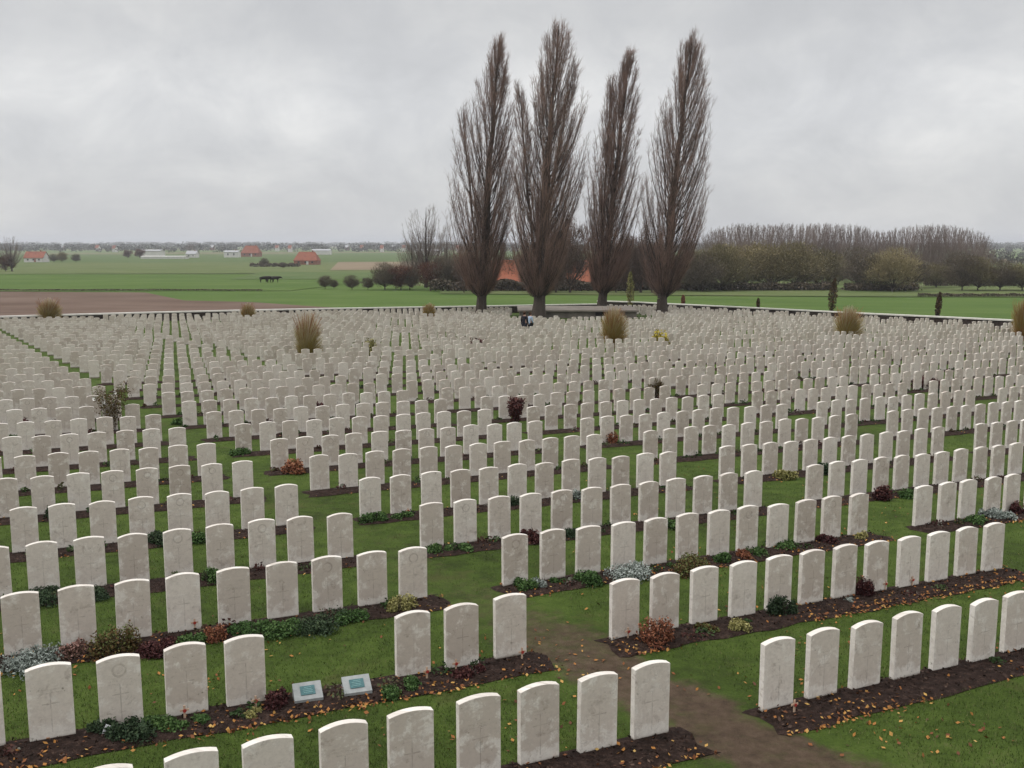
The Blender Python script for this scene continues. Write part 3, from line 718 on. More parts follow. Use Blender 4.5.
# low ground plants nobody could count, all along the beds
GP = []; GA = []
for (r, b), ii in runs.items():
    if r > 13: continue
    t0 = b*BLK+min(ii)*SP; t1 = b*BLK+max(ii)*SP
    for t_ in np.arange(t0, t1, 0.33):
        if rng.random() < (0.25 if r < 3 else 0.5): 
            w_ = rng.uniform(0.08, 0.2); h_ = rng.uniform(0.05, 0.15); c = rowpoint(r, t_+rng.normal(0, 0.1), rng.uniform(-0.38, -0.12)); g0 = float(gz(*c))+0.03
            m = int(90/(1+r*0.25)); d = unit(rng.normal(size=(m, 3))); d[:, 2] = abs(d[:, 2]); P = np.array([c[0], c[1], g0])+d*[w_, w_, h_]*(rng.random((m, 1))**0.4)
            s = 0.022+0.004*r; GP.append(leafquads(P, rng.uniform(0.7, 1.3, m)*s, up=0.4)); GA.append(np.repeat(np.clip(rng.normal(rng.random()*0.9, 0.06, m), 0, 1), 4))
GRP = rndmat('ground_plants', [(0.0, (0.020, 0.040, 0.012)), (0.35, (0.040, 0.075, 0.022)), (0.6, (0.070, 0.085, 0.035)), (0.75, (0.075, 0.035, 0.025)), (0.92, (0.055, 0.018, 0.018)), (1.0, (0.16, 0.17, 0.13))])
v, q = join(GP); tag(fast('ground_plants', v, q, GRP, attr=np.concatenate(GA)), 'small mixed low plants growing along the flower beds', 'ground plants', kind='stuff')

# poppy crosses: a little wooden cross with a red paper poppy, pushed into the bed
WOOD = flat('pale_wood', (0.50, 0.36, 0.26), 0.1, 20); POPPY = flat('poppy_red', (0.34, 0.045, 0.035), 0.15, 40); WHITE = flat('white_card', (0.72, 0.72, 0.72), 0.05, 3)
def poppy(px, py, lab):
    x, y = ground_at(px, py); t = empty('poppy_cross', (x, y, float(gz(x, y))+0.03), A); tag(t, lab, 'cross', 'little poppy crosses at the feet of headstones')
    MB().box((0, 0, 0.07), (0.022, 0.01, 0.16)).box((0, -0.002, 0.10), (0.09, 0.008, 0.022)).build('wooden_cross', WOOD, t)
    bm = bmesh.new(); bmesh.ops.create_cone(bm, cap_ends=True, segments=9, radius1=0.009, radius2=0.020, depth=0.012, matrix=Matrix.Translation((0, -0.015, 0.10)) @ Matrix.Rotation(R(90), 4, 'X'))
    me = bpy.data.meshes.new('poppy'); bm.to_mesh(me); bm.free(); me.materials.append(POPPY); obj('poppy', me, t)
for px, py, lab in [(427, 682, 'poppy cross before the headstone right of the plaques'), (456, 674, 'poppy cross before the second headstone right of the plaques'), (522, 662, 'poppy cross at the stone standing by the muddy path, second row'),
    (628, 641, 'poppy cross at the first stone right of the muddy path, second row'), (794, 716, 'poppy cross at the first front row stone right of the mud'), (256, 712, 'poppy cross at the stone left of the plaques'),
    (195, 632, 'poppy cross among green plants in the third row, left'), (885, 592, 'poppy cross right of the dark red round bush'), (912, 588, 'poppy cross second right of the dark red round bush'), (185, 722, 'poppy cross before the third stone, second row, far left'), (408, 517, 'poppy cross right of the neat green dome')]: poppy(px, py, lab)
x, y = ground_at(104, 738); o = MB().box((0, 0, 0.05), (0.055, 0.008, 0.12)).build('memorial_card', WHITE, bevel=0.002); o.location = (x, y, float(gz(x, y))+0.02); o.rotation_euler = (R(-25), R(28), R(20))
tag(o, 'small white card tilted in the soil before the badge stone', 'card')

# two plaques on low wedges in the gap of the second row
PLST = flat('plaque_stone', (0.27, 0.28, 0.275), 0.15, 14); PLG = flat('plaque_green', (0.04, 0.115, 0.12), 0.25, 30, 0.5, 0.4); PLT = flat('plaque_text', (0.20, 0.33, 0.32), 0.2, 60)
for px, py, lab in [(308, 702, 'low tilted white plaque with green panel, left of the two'), (357, 695, 'low tilted white plaque with green panel, right of the two')]:
    x, y = ground_at(px, py); t = empty('plaque', (x, y, float(gz(x, y))+0.02), 0.33); t.scale = (.82, .8, .8); tag(t, lab, 'plaque', 'two plaques on the bed')
    b = MB(); w2 = 0.185
    pts = [(-0.13, 0.0), (-0.13, 0.075), (0.13, 0.205), (0.13, 0.0)]
    b.poly([(-w2, p[0], p[1]) for p in pts]); b.poly([(w2, p[0], p[1]) for p in pts[::-1]])
    for i in range(4):
        j = (i+1) % 4; b.poly([(-w2, *pts[i]), (w2, *pts[i]), (w2, *pts[j]), (-w2, *pts[j])])
    b.build('wedge', PLST, t, bevel=0.006)
    sl_ = math.atan2(0.13, 0.26); ctr = Vector((0.0, 0.0, 0.14))
    p = MB().box((0, 0, 0), (0.19, 0.15, 0.008)).build('panel', PLG, t, bevel=0.002); p.location = ctr+Vector((0, -math.sin(sl_)*0.006, math.cos(sl_)*0.006)); p.rotation_euler = (sl_, 0, 0)
    bb_ = MB()
    for k in range(4): bb_.box((rng.uniform(-0.012, 0.012), 0.045-k*0.028, 0.0), (0.12 if k else 0.09, 0.007, 0.002))
    q_ = bb_.build('lettering', PLT, t); q_.location = ctr+Vector((0, -math.sin(sl_)*0.0125, math.cos(sl_)*0.0125)); q_.rotation_euler = (sl_, 0, 0)

# ------------------------------------------------------------------ flat concrete blockhouse
CONC = flat('old_concrete', (0.19, 0.165, 0.14), 0.35, 1.2); CONT = flat('paler_concrete_top', (0.22, 0.19, 0.16), 0.25, 1.0); DARK = flat('dark_opening', (0.012, 0.010, 0.010), 0.2, 3)  # roof concrete is a slightly paler tone than the wall concrete
x0, y0 = 0.65, 99.0; g0 = float(gz(6.5, 99)); bh = empty('blockhouse', (6.5, 99.0, g0))
MB().box((0.05, 3.0, 0.28), (11.6, 6.0, 0.72)).build('wall', CONC, bh, bevel=0.05)
MB().box((0.05, 3.0, 0.73), (12.0, 6.5, 0.18)).build('roof', CONT, bh, bevel=0.05)
MB().box((2.5, -0.02, 0.5), (1.5, 0.10, 0.5)).build('opening', DARK, bh)
MB().box((-3.4, -0.25, 0.45), (0.5, 0.5, 0.75)).build('buttress', CONC, bh, bevel=0.03)
tag(bh, 'long low concrete blockhouse with flat roof behind the poplar trunks', 'blockhouse')

# ------------------------------------------------------------------ trees
def bez(P0, P1, P2, t):
    t = t[..., None]; return P0*(1-t)**2+2*P1*t*(1-t)+P2*t*t
def poplar_parts(leaders, nbr, seed, dens=1.0, twr=0.011):
    """leaders: (base, top, [(frac, left, right)], branches, trunk radius); returns wood, twigs"""
    g = np.random.default_rng(seed); wood = []; tw = []
    for (B, T, env, nb, r0, e0) in leaders:
        B = np.array(B, float); T = np.array(T, float); mid = (B+T)/2; mid[:2] = B[:2]*0.6+T[:2]*0.4
        def lead(s): return bez(B, mid, T, np.asarray(s, float))
        H = T[2]-B[2]; ss = np.linspace(0, 1, 16); P = lead(ss)+g.normal(size=(16, 3))*[0.06, 0.06, 0]
        P[0] = B; rad = r0*(1-ss)**0.9+0.02; rad[0] *= 1.25
        wood.append(prisms(P[:-1], P[1:], rad[:-1], rad[1:], 7))
        es = e0+(1-e0)*np.linspace(0, 1, nb)**1.05+g.normal(0, 0.015, nb); es = np.clip(es, e0*0.8, 1.0)
        az = g.random(nb)*2*np.pi; dirn = np.c_[np.cos(az), np.sin(az), np.zeros(nb)]
        fr = [e[0] for e in env]; Lw = np.interp(es, fr, [e[1] for e in env]); Rw = np.interp(es, fr, [e[2] for e in env])
        wgt = (np.cos(az)+1)/2; Rr = (Lw*(1-wgt)+Rw*wgt)*(0.34+0.98*g.random(nb)**0.55)
        ln = np.minimum(es*H-1.6, g.uniform(2.5, 5.0, nb)*(0.6+0.6*(1-es))+Rr*1.5); s0 = np.clip(es-ln/H, 0.07, 0.985)
        P0 = lead(s0); P2 = lead(es)+dirn*Rr[:, None]
        P1 = P0*0.6+P2*0.4; P1 = P1+dirn*(Rr*0.30)[:, None]; P1[:, 2] -= ln*0.10
        tt = np.linspace(0, 1, 7); br = np.stack([bez(P0, P1, P2, np.full(nb, t_)) for t_ in tt], 1); br[:, 1:6] += g.normal(size=(nb, 5, 3))*0.05
        rb = 0.009+0.010*ln/4+0.024*(1-es)*(r0/0.5)
        for k in range(6): wood.append(prisms(br[:, k], br[:, k+1], rb*(1-tt[k])**0.8+0.006, rb*(1-tt[k+1])**0.8+0.006, 4))
        m = int(36*dens); idx = np.repeat(np.arange(nb), m); f = 0.36+0.64*g.random(nb*m)**0.75
        S = bez(P0[idx], P1[idx], P2[idx], f); tan = unit(2*(1-f)[:, None]*(P1-P0)[idx]+2*f[:, None]*(P2-P1)[idx])
        D_ = unit(tan*1.0+unit(g.normal(size=(len(idx), 3)))*0.50+[0.08, 0, 0.15]); ll = g.uniform(0.4, 1.25, len(idx))*(0.65+0.5*(1-es[idx]))
        E = S+D_*ll[:, None]; tw.append(prisms(S, E, twr, twr*0.45))
        m2 = 3; id2 = np.repeat(np.arange(len(idx)), m2); f2 = g.uniform(0.15, 0.95, len(id2)); S2 = S[id2]+(E-S)[id2]*f2[:, None]
        D2 = unit(D_[id2]+unit(g.normal(size=(len(id2), 3)))*0.55+[0.06, 0, 0.12]); tw.append(prisms(S2, S2+D2*g.uniform(0.2, 0.6, (len(id2), 1)), twr*0.62, twr*0.3))
        if r0 > 0.3:    # short shoots round the foot of the crown
            ns = int(220*dens); hs = g.uniform(2.6, 0.34*H, ns); S = lead(hs/H); az = g.random(ns)*6.28; D_ = unit(np.c_[np.cos(az)*0.62, np.sin(az)*0.62, np.ones(ns)])
            tw.append(prisms(S, S+D_*g.uniform(0.6, 3.0, (ns, 1)), twr*1.1, twr*0.4))
    return join(wood), join(tw)
def poplar(px, py, D, leaders, label, nbr=150, seed=1, twr=0.011, dens=1.0):
    x = (px-512)/F_PX*D*1.0; y = D*1.0; g0 = float(gz(x, y)); t = empty('poplar_tree', (x, y, g0)); tag(t, label, 'tree', 'four tall poplars by the blockhouse')
    wd, tw = poplar_parts(leaders, nbr, seed, dens, twr)
    fast('trunk', wd[0], wd[1], BARK, t); fast('crown', tw[0], tw[1], TWIG_RED, t); return t
def PXM(D): return D/F_PX
# tree 1: foot (480,317), top (500,33)
# envelopes: fraction of the height, reach to the left, reach to the right, in metres
E1 = [(0, .2, .2), (.05, .4, .4), (.1, 1.1, 0.9), (.22, 2.6, 1.9), (.33, 3.1, 2.1), (.48, 3.2, 2.2), (.65, 3.1, 1.8), (.75, 2.6, 1.7), (.87, 1.3, 1.2), (.95, .8, .8), (1, .35, .35)]
poplar(481, 317, 100, [((0, 0, 0), (1.9, 0, 26.9), E1, 330, .50, .10), ((-.1, .1, 2.4), (-1.9, .3, 20.5), [(0, .2, .3), (.4, 1.3, 1.3), (.8, 1.0, 1.0), (1, .2, .2)], 34, .12, .3)], 'leftmost of the four tall bare poplars, slim top leaning right', seed=11, twr=.0078)
E2 = [(0, .2, .2), (.05, .4, .4), (.1, 1.0, 0.9), (.18, 1.7, 1.6), (.3, 2.6, 2.1), (.45, 3.2, 2.7), (.6, 2.6, 2.9), (.71, 2.0, 2.7), (.82, 1.7, 2.1), (.9, 1.4, 1.8), (.95, 1.0, 1.1), (1, .45, .45)]
poplar(538, 320, 95, [((0, 0, 0), (1.8, 0, 27.1), E2, 350, .58, .10), ((-.1, .1, 2.5), (-1.9, .2, 21.8), [(0, .2, .3), (.4, 1.5, 1.3), (.8, 1.1, .9), (1, .2, .2)], 60, .16, .3),
   ((.2, 0, 5), (3.3, -.2, 23.5), [(0, .2, .3), (.5, 1.1, 1.1), (.85, .8, .6), (1, .2, .1)], 50, .14, .35)], 'tallest and broadest bare poplar, second from the left, with several leaders', seed=12, twr=.0078)
E3 = [(0, .2, .2), (.05, .4, .4), (.1, 0.8, 0.8), (.23, 1.9, 2.1), (.42, 2.4, 2.5), (.5, 2.9, 2.7), (.69, 2.5, 1.9), (.78, 1.5, 1.6), (.9, 1.0, 1.0), (1, .35, .35)]
poplar(601, 313, 108, [((0, 0, 0), (2.7, 0, 27.2), E3, 310, .50, .10), ((-.1, .1, 2.5), (.8, .2, 25.0), [(0, .2, .3), (.5, 1.1, .8), (.85, .8, .5), (1, .2, .1)], 60, .16, .35)], 'third bare poplar from the left, behind the blockhouse, with twin tops', seed=13, twr=.009)
E4 = [(0, .2, .2), (.05, .4, .4), (.1, 0.9, 0.9), (.23, 2.1, 2.2), (.33, 2.6, 3.0), (.48, 2.8, 3.0), (.57, 2.9, 2.9), (.65, 2.2, 2.5), (.74, 2.0, 2.2), (.86, 1.4, 1.6), (.94, 1.1, 1.1), (1, .5, .5)]
poplar(662, 316, 102, [((0, 0, 0), (2.4, 0, 27.8), E4, 370, .52, .10)], 'rightmost of the four tall bare poplars, evenly spindle shaped', seed=14, twr=.0078)

def bare_tree_parts(h, w, seed, levels=4, low=0.3, twr=0.02, up=0.35, trunk=None, nb=9):
    """round-headed leafless tree; returns trunk and crown meshes"""
    g = np.random.default_rng(seed); r0 = trunk or h*0.018; th = h*low
    wood = [prisms([[0, 0, -0.2]], [[g.normal(0, .1), 0, th]], r0*1.25, r0*0.85, 7)]
    S = np.zeros((nb, 3)); S[:, 2] = th*g.uniform(0.85, 1.3, nb); az = g.random(nb)*6.28; el = g.uniform(0.45, 1.35, nb)
    D_ = np.c_[np.cos(az)*np.cos(el), np.sin(az)*np.cos(el), np.sin(el)]; 
    D_[0] = [0.05, 0, 1]; ll = (h-th)*g.uniform(0.34, 0.5, nb); r = np.full(nb, r0*0.55); tw = []
    for lv in range(levels):
        E = S+D_*ll[:, None]; M2 = (S+E)/2+g.normal(size=S.shape)*ll[:, None]*0.05
        tgt = wood if lv < 2 else tw
        rr = np.maximum(r, twr); tgt.append(prisms(S, M2, rr, rr*0.85, 4 if lv < 2 else 3)); tgt.append(prisms(M2, E, rr*0.85, rr*0.6, 4 if lv < 2 else 3))
        m = (4 if levels > 5 else 5) if lv < levels-1 else 0
        if not m: break
        idx = np.repeat(np.arange(len(S)), m); f = g.uniform(0.35, 1.0, len(idx)); nS = np.where((f < 0.5)[:, None], S[idx]+(M2-S)[idx]*(2*f)[:, None], M2[idx]+(E-M2)[idx]*(2*f-1)[:, None])
        D_ = unit(D_[idx]+unit(g.normal(size=(len(idx), 3)))*0.75+[0, 0, up*0.5]); ll = ll[idx]*g.uniform(0.42, 0.68, len(idx)); r = r[idx]*0.52; S = nS
        # keep inside the crown's outline
        c = np.array([0, 0, th+(h-th)*0.52]); e = (S+D_*ll[:, None]-c)/[w/2, w/2, (h-th)*0.55]; k = np.linalg.norm(e, axis=1) < 1.06
        S, D_, ll, r = S[k], D_[k], ll[k], r[k]
    return join(wood), join(tw)
def tree_meshes(wd, tw, m1, m2):
    a = fast('trunk', wd[0], wd[1], m1, link=False); b = fast('crown', tw[0], tw[1], m2, link=False) if not isinstance(tw, bpy.types.Mesh) else tw
    return a, b
def plant(ms, x, y, s, label, group=None, name='bare_tree', rz=None, sx=1.0):
    t = empty(name, (x, y, float(gz(x, y))-0.1)); t.scale = (s*sx, s*sx, s); t.rotation_euler = (0, 0, rng.random()*6.28 if rz is None else rz)
    tag(t, label, 'tree', group)
    obj('trunk', ms[0], t); obj('crown', ms[1], t); return t
TW_OLIVE = flat('olive_twigs', (0.088, 0.076, 0.040), 0.35, 0.4); TW_BROWN = flat('brown_twigs', (0.22, 0.175, 0.145), 0.3, 0.4); TW_GREY = flat('grey_brown_twigs', (0.19, 0.145, 0.125), 0.3, 0.15)
FOL_OLIVE = rndmat('olive_foliage', [(0.0, (0.085, 0.074, 0.034)), (0.5, (0.17, 0.142, 0.070)), (1.0, (0.29, 0.235, 0.125))], shift=0.6)
FOL_DARK = rndmat('dark_foliage', [(0.0, (0.055, 0.044, 0.030)), (0.5, (0.10, 0.080, 0.054)), (1.0, (0.16, 0.125, 0.088))])
FOL_RED = rndmat('red_brown_foliage', [(0.0, (0.055, 0.022, 0.015)), (0.5, (0.105, 0.042, 0.027)), (1.0, (0.16, 0.075, 0.045))])
def willow_parts(h, w, seed, n=7500, ls=0.13):
    """broad rounded tree, most leaves gone: twigs and sparse leaves spread in clumps through the crown"""
    g = np.random.default_rng(seed); th = h*0.07
    wd, tw = bare_tree_parts(h*0.93, w*0.95, seed, levels=4, low=0.10, twr=0.022, nb=11)
    nc = 70; cc = unit(g.normal(size=(nc, 3)))*(g.random((nc, 1))**0.33); cc = cc*[w*0.42, w*0.42, (h-th)*0.44]+[0, 0, th+(h-th)*0.52]
    k = g.integers(0, nc, n); P = cc[k]+g.normal(size=(n, 3))*[w*0.075, w*0.075, h*0.06]; P[:, 2] = np.clip(P[:, 2], th*0.7, h*1.02)
    nd_ = unit(P-[0, 0, th]+g.normal(size=(n, 3))*0.3+[0, 0, 1.0]); E = P+nd_*g.uniform(0.3, 0.9, (n, 1)); t2 = prisms(P[:n//2], E[:n//2], 0.022, 0.01)
    lv = leafquads(P, g.uniform(0.6, 1.5, n)*ls)
    return wd, join([tw, t2, lv])
def fmesh(wd, tw, fol):
    at = np.random.default_rng(5).random(len(tw[0])//4+2); at = np.repeat(at, 4)[:len(tw[0])]
    a = fast('trunk', wd[0], wd[1], BARK, link=False); b = fast('crown', tw[0], tw[1], fol, link=False, attr=at); return a, b
def place_px(ms, px, py, hpx, h0, label, group=None, name='bare_tree', sx=1.0):
    x, y = ground_at(px, py); s = hpx*y/F_PX/h0; return plant(ms, x, y, s, label, group, name, sx=sx)
WILL = [fmesh(*willow_parts(9, 9.5, 30+k), FOL_OLIVE) for k in range(3)]+[fmesh(*willow_parts(9, 9, 40+k), FOL_DARK) for k in range(2)]
FOL_THK = rndmat('thicket_twigs', [(0.0, (0.070, 0.042, 0.032)), (0.5, (0.115, 0.072, 0.056)), (1.0, (0.17, 0.115, 0.09))])
THK = [fmesh(*willow_parts(9, 6.0, 70+k, 5200, 0.10), FOL_THK) for k in range(4)]
REDT = fmesh(*willow_parts(5, 5, 60, 2200, 0.13), FOL_RED)
# rounded half-bare trees at the far side of the right-hand field
gw = 'rounded half bare trees beyond the right field'
lab = 'rounded olive brown tree with few leaves beyond the field on the right'
for px, py, hp, k, sx in [(702, 291, 38, 3, 1.0), (722, 290, 44, 0, 1.0), (744, 289, 47, 1, 1.1), (770, 289, 43, 2, 1.2), (796, 289, 45, 0, 1.1), (816, 288, 40, 1, 1.0), (688, 290, 40, 2, 1.0), (650, 288, 38, 3, 1.2), (632, 288, 36, 0, 1.2),
      (838, 284, 26, 3, 1.0), (868, 290, 36, 4, 1.1), (893, 291, 42, 2, 1.05), (912, 288, 30, 4, 1.0), (856, 282, 34, 3, 1.0), (936, 287, 24, 1, 1.2), (962, 290, 36, 4, 0.9), (978, 290, 32, 0, 1.0), (1000, 290, 30, 3, 1.0), (1022, 290, 28, 1, 1.1), (1046, 291, 30, 2, 1.1), (955, 283, 30, 3, 1.1)]:
    place_px(WILL[k], px, py, hp, 9, lab if k < 3 else 'rounded dark brown bare tree beyond the field on the right', gw if k < 3 else 'dark rounded trees beyond the right field', 'rounded_tree', sx*1.30)
# plantation of tall bare poplars behind them
def plantation_parts(seed):
    g = np.random.default_rng(seed)
    E = [(0, .1, .1), (.25, 1.4, 1.4), (.5, 2.2, 2.2), (.75, 2.6, 2.6), (.93, 2.2, 2.2), (1, 1.3, 1.3)]
    return poplar_parts([((0, 0, 0), (g.normal(0, .4), 0, 17.0), E, 60, .12, .22)], 0, seed, 0.75, 0.011)
PL = []
for k in range(4):
    wd, tw = plantation_parts(80+k); PL.append((fast('trunk', wd[0], wd[1], TW_GREY, link=False), fast('crown', tw[0], tw[1], TW_GREY, link=False)))
tops = [(700, 236), (712, 230), (740, 226), (800, 225), (850, 226), (880, 232), (905, 228), (930, 226), (960, 229), (975, 233), (986, 240), (992, 250)]
for j in range(92):
    px = 700+290*(j+rng.random())/92; py = 280.5-(j % 3)*1.6; ty = np.interp(px, [a[0] for a in tops], [a[1] for a in tops])+rng.normal(0, 0.8)
    place_px(PL[j % 4], px, py, py-ty, 17, 'tall thin bare tree in the dense plantation behind the right field', 'bare trees of the plantation on the right', 'plantation_tree', 1.15)
# left and middle distance trees
BT = []
for k in range(4):
    gg = np.random.default_rng(300+k); EB = [(0, .1, .1), (.25, 1.6, 1.6), (.45, 3.2, 3.2), (.65, 3.7, 3.7), (.85, 3.0, 3.0), (1, 1.3, 1.3)]
    wd, tw = poplar_parts([((0, 0, 0), (gg.normal(0, .6), 0, 12.2), EB, 80, .24, .24), ((0, 0, 1.5), (-2.0, .8, 9.5), [(0, .1, .1), (.6, 1.8, 1.5), (1, .9, .9)], 26, .12, .4), ((0, 0, 2.0), (2.2, -.6, 9.0), [(0, .1, .1), (.6, 1.6, 1.8), (1, .9, .9)], 26, .12, .4)], 0, 300+k, 0.5, 0.010)
    BT.append((fast('trunk', wd[0], wd[1], BARK, link=False), fast('crown', tw[0], tw[1], TW_BROWN, link=False)))
place_px(BT[0], 426, 287, 84, 13, 'large bare tree with spreading crown left of the poplars')
place_px(BT[1], 412, 287, 50, 13, 'smaller bare tree leaning beside the large one, left of the poplars')
place_px(BT[2], 12, 271, 36, 13, 'bare tree standing before the farmhouse at the far left edge')
place_px(BT[3], 447, 288, 66, 13, 'slender bare tree just behind the leftmost poplar', sx=0.5)
place_px(BT[3], 190, 253, 12, 13, 'bare tree on the horizon left of the white sheds', sx=1.3)
for px, py, hp, ms, lab in [(325, 288, 13, WILL[4], 'first small dark tree of the field row, from the left'), (334, 288, 9, WILL[4], 'second small dark tree of the field row, low'), (352, 289, 14, WILL[3], 'third small dark tree of the field row'), (368, 289, 12, WILL[4], 'fourth small dark tree of the field row'),
      (385, 289, 26, WILL[3], 'dark bushy tree left of the reddish one'), (401, 289, 24, REDT, 'reddish brown bushy tree left of the large bare tree'), (396, 288, 20, WILL[4], 'low dark tree between the dark bushy and reddish ones'), (410, 289, 22, WILL[4], 'dark low tree right of the reddish one'),
      (283, 268, 6, WILL[4], 'small dark bush before the red roofed barn'), (264, 266, 8, WILL[3], 'dark bush left of the red roofed barn'), (62, 262, 10, WILL[2], 'olive bush right of the far left farmhouse'), (76, 262, 8, WILL[4], 'dark bush right of the far left farmhouse'), (54, 262, 8, WILL[3], 'small dark bush touching the far left farmhouse'),
      (6, 271, 16, REDT, 'reddish bush at the left edge below the bare tree'), (128, 258, 8, REDT, 'reddish thicket in the left distance, nearer left'), (140, 258, 9, REDT, 'reddish thicket in the left distance, nearer the white sheds')]:
    place_px(ms, px, py, hp, 5 if ms is REDT else 9, lab, None, 'bushy_tree', 1.25)
for i, px in enumerate(range(430, 650, 17)):
    place_px(REDT if i % 3 == 0 else WILL[3+i % 2], px, 289, 27+(i*7) % 9, 5 if i % 3 == 0 else 9, 'dark bare thicket tree behind the poplars' if i % 3 else 'reddish thicket tree behind the poplars', 'dark thicket trees behind the poplars' if i % 3 else 'reddish thicket trees behind the poplars', 'thicket_tree', 1.2)
for px, hp, k in [(556, 62, 0), (570, 74, 1), (545, 48, 2), (616, 44, 3), (626, 56, 0), (641, 62, 1), (652, 48, 2), (528, 44, 3), (464, 44, 1), (640, 40, 2)]:
    place_px(THK[k], px, 292, hp, 9, 'brown bare thicket tree close behind the poplars, taller than the hedge', 'tall brown thicket trees behind the poplars', 'thicket_tree', 0.85)
# clipped dark hedge behind the poplars
def hedge(pxs, py, hm, th, lab, m=FOL_DARK, ls=0.3, n=6000):
    a = np.array(ground_at(pxs[0], py)); b = np.array(ground_at(pxs[1], py)); f = rng.random(n); P2 = a+(b-a)*f[:, None]+rng.normal(size=(n, 2))*[0, th*0.3]
    z = gz(P2[:, 0], P2[:, 1])+rng.random(n)**0.7*hm*(0.85+0.15*np.sin(f*40)); o = P2[0]*0+a; z0 = float(gz(*a))
    v, q = leafquads(np.c_[P2-a, z-z0], rng.uniform(0.7, 1.4, n)*ls)
    h = empty('hedge', (a[0], a[1], z0)); fast('foliage', v, q, m, h, attr=np.repeat(rng.random(n), 4))
    sx_ = np.linspace(0, 1, 40)[:, None]; S = np.c_[(b-a)*sx_, gz((a+(b-a)*sx_)[:, 0], (a+(b-a)*sx_)[:, 1])-z0-0.1]; v, q = prisms(S, S+[0, 0, hm*0.8], 0.05, 0.03); fast('stems', v, q, BARK, h)
    return tag(h, lab, 'hedge')
hedge((430, 640), 290.5, 2.1, 2.0, 'long dark hedge behind the poplars along the field', n=9000)
hedge((640, 832), 289.6, 1.5, 4.0, 'low brown hedge under the rounded trees on the right', n=9000)
hedge((846, 916), 290.0, 1.3, 4.0, 'short brown hedge under the rounded trees at far right', n=4000)
hedge((925, 1060), 285.5, 1.7, 4.0, 'brown hedge behind the separate trees at the right edge', n=5000)
hedge((918, 1060), 296.0, 0.45, 0.6, 'very low dark field hedge at the right', n=2500, ls=0.16)
hedge((250, 300), 266.5, 1.6, 2.0, 'dark low hedge left of the red roofed barn', n=900, ls=0.5)
hedge((-60, 262), 290.3, 0.16, 0.8, 'thin dark hedge line across the left fields', n=3600, ls=0.14)
# saplings along the right wall
def sapling(px, py, hm, w_, k, lab, lean=0):
    x, y = ground_at(px, py); g0 = float(gz(x, y)); t = empty('sapling', (x, y, g0)); tag(t, lab, 'tree')
    st = prisms([[0, 0, -0.1]], [[lean, 0, hm]], 0.05, 0.015, 5); n = 900; f = rng.random(n)**0.8
    wr = w_*np.sin(np.pi*np.clip(f*0.93+0.07, 0, 1))**0.6*0.5; a = rng.random(n)*6.28; rr_ = rng.random(n)**0.5
    P = np.c_[np.cos(a)*wr*rr_+lean*f, np.sin(a)*wr*rr_, f*hm+0.1]; m = 60; fi = rng.uniform(0.05, 0.9, m)
    S = np.c_[lean*fi, fi*0, fi*hm]; aa = rng.random(m)*6.28; E = S+np.c_[np.cos(aa)*w_*0.35, np.sin(aa)*w_*0.35, np.full(m, hm*0.16)]
    s2 = prisms(S, E, 0.012, 0.005); v, q = join([st, s2]); fast('trunk', v, q, BARK, t); v, q = leafquads(P, rng.uniform(0.7, 1.3, n)*0.13); fast('crown', v, q, PM[k], t, attr=np.repeat(rng.random(n)*0.7, 4))
sapling(831, 313, 3.8, 1.0, 'bronze', 'narrow brown leafed sapling by the right wall', 0.3)
sapling(630, 309, 4.4, 1.0, 'yellowgreen', 'narrow yellow leafed sapling between the two right poplars')
sapling(937, 319, 2.6, 0.6, 'bronze', 'thin young sapling at the right wall, nearly bare', 0.15)
sapling(758, 309, 1.2, 0.4, 'bronze', 'tiny sapling by the wall right of the poplars')
sapling(683, 306, 1.3, 0.5, 'copper', 'tiny coppery sapling by the wall beside the rightmost poplar')
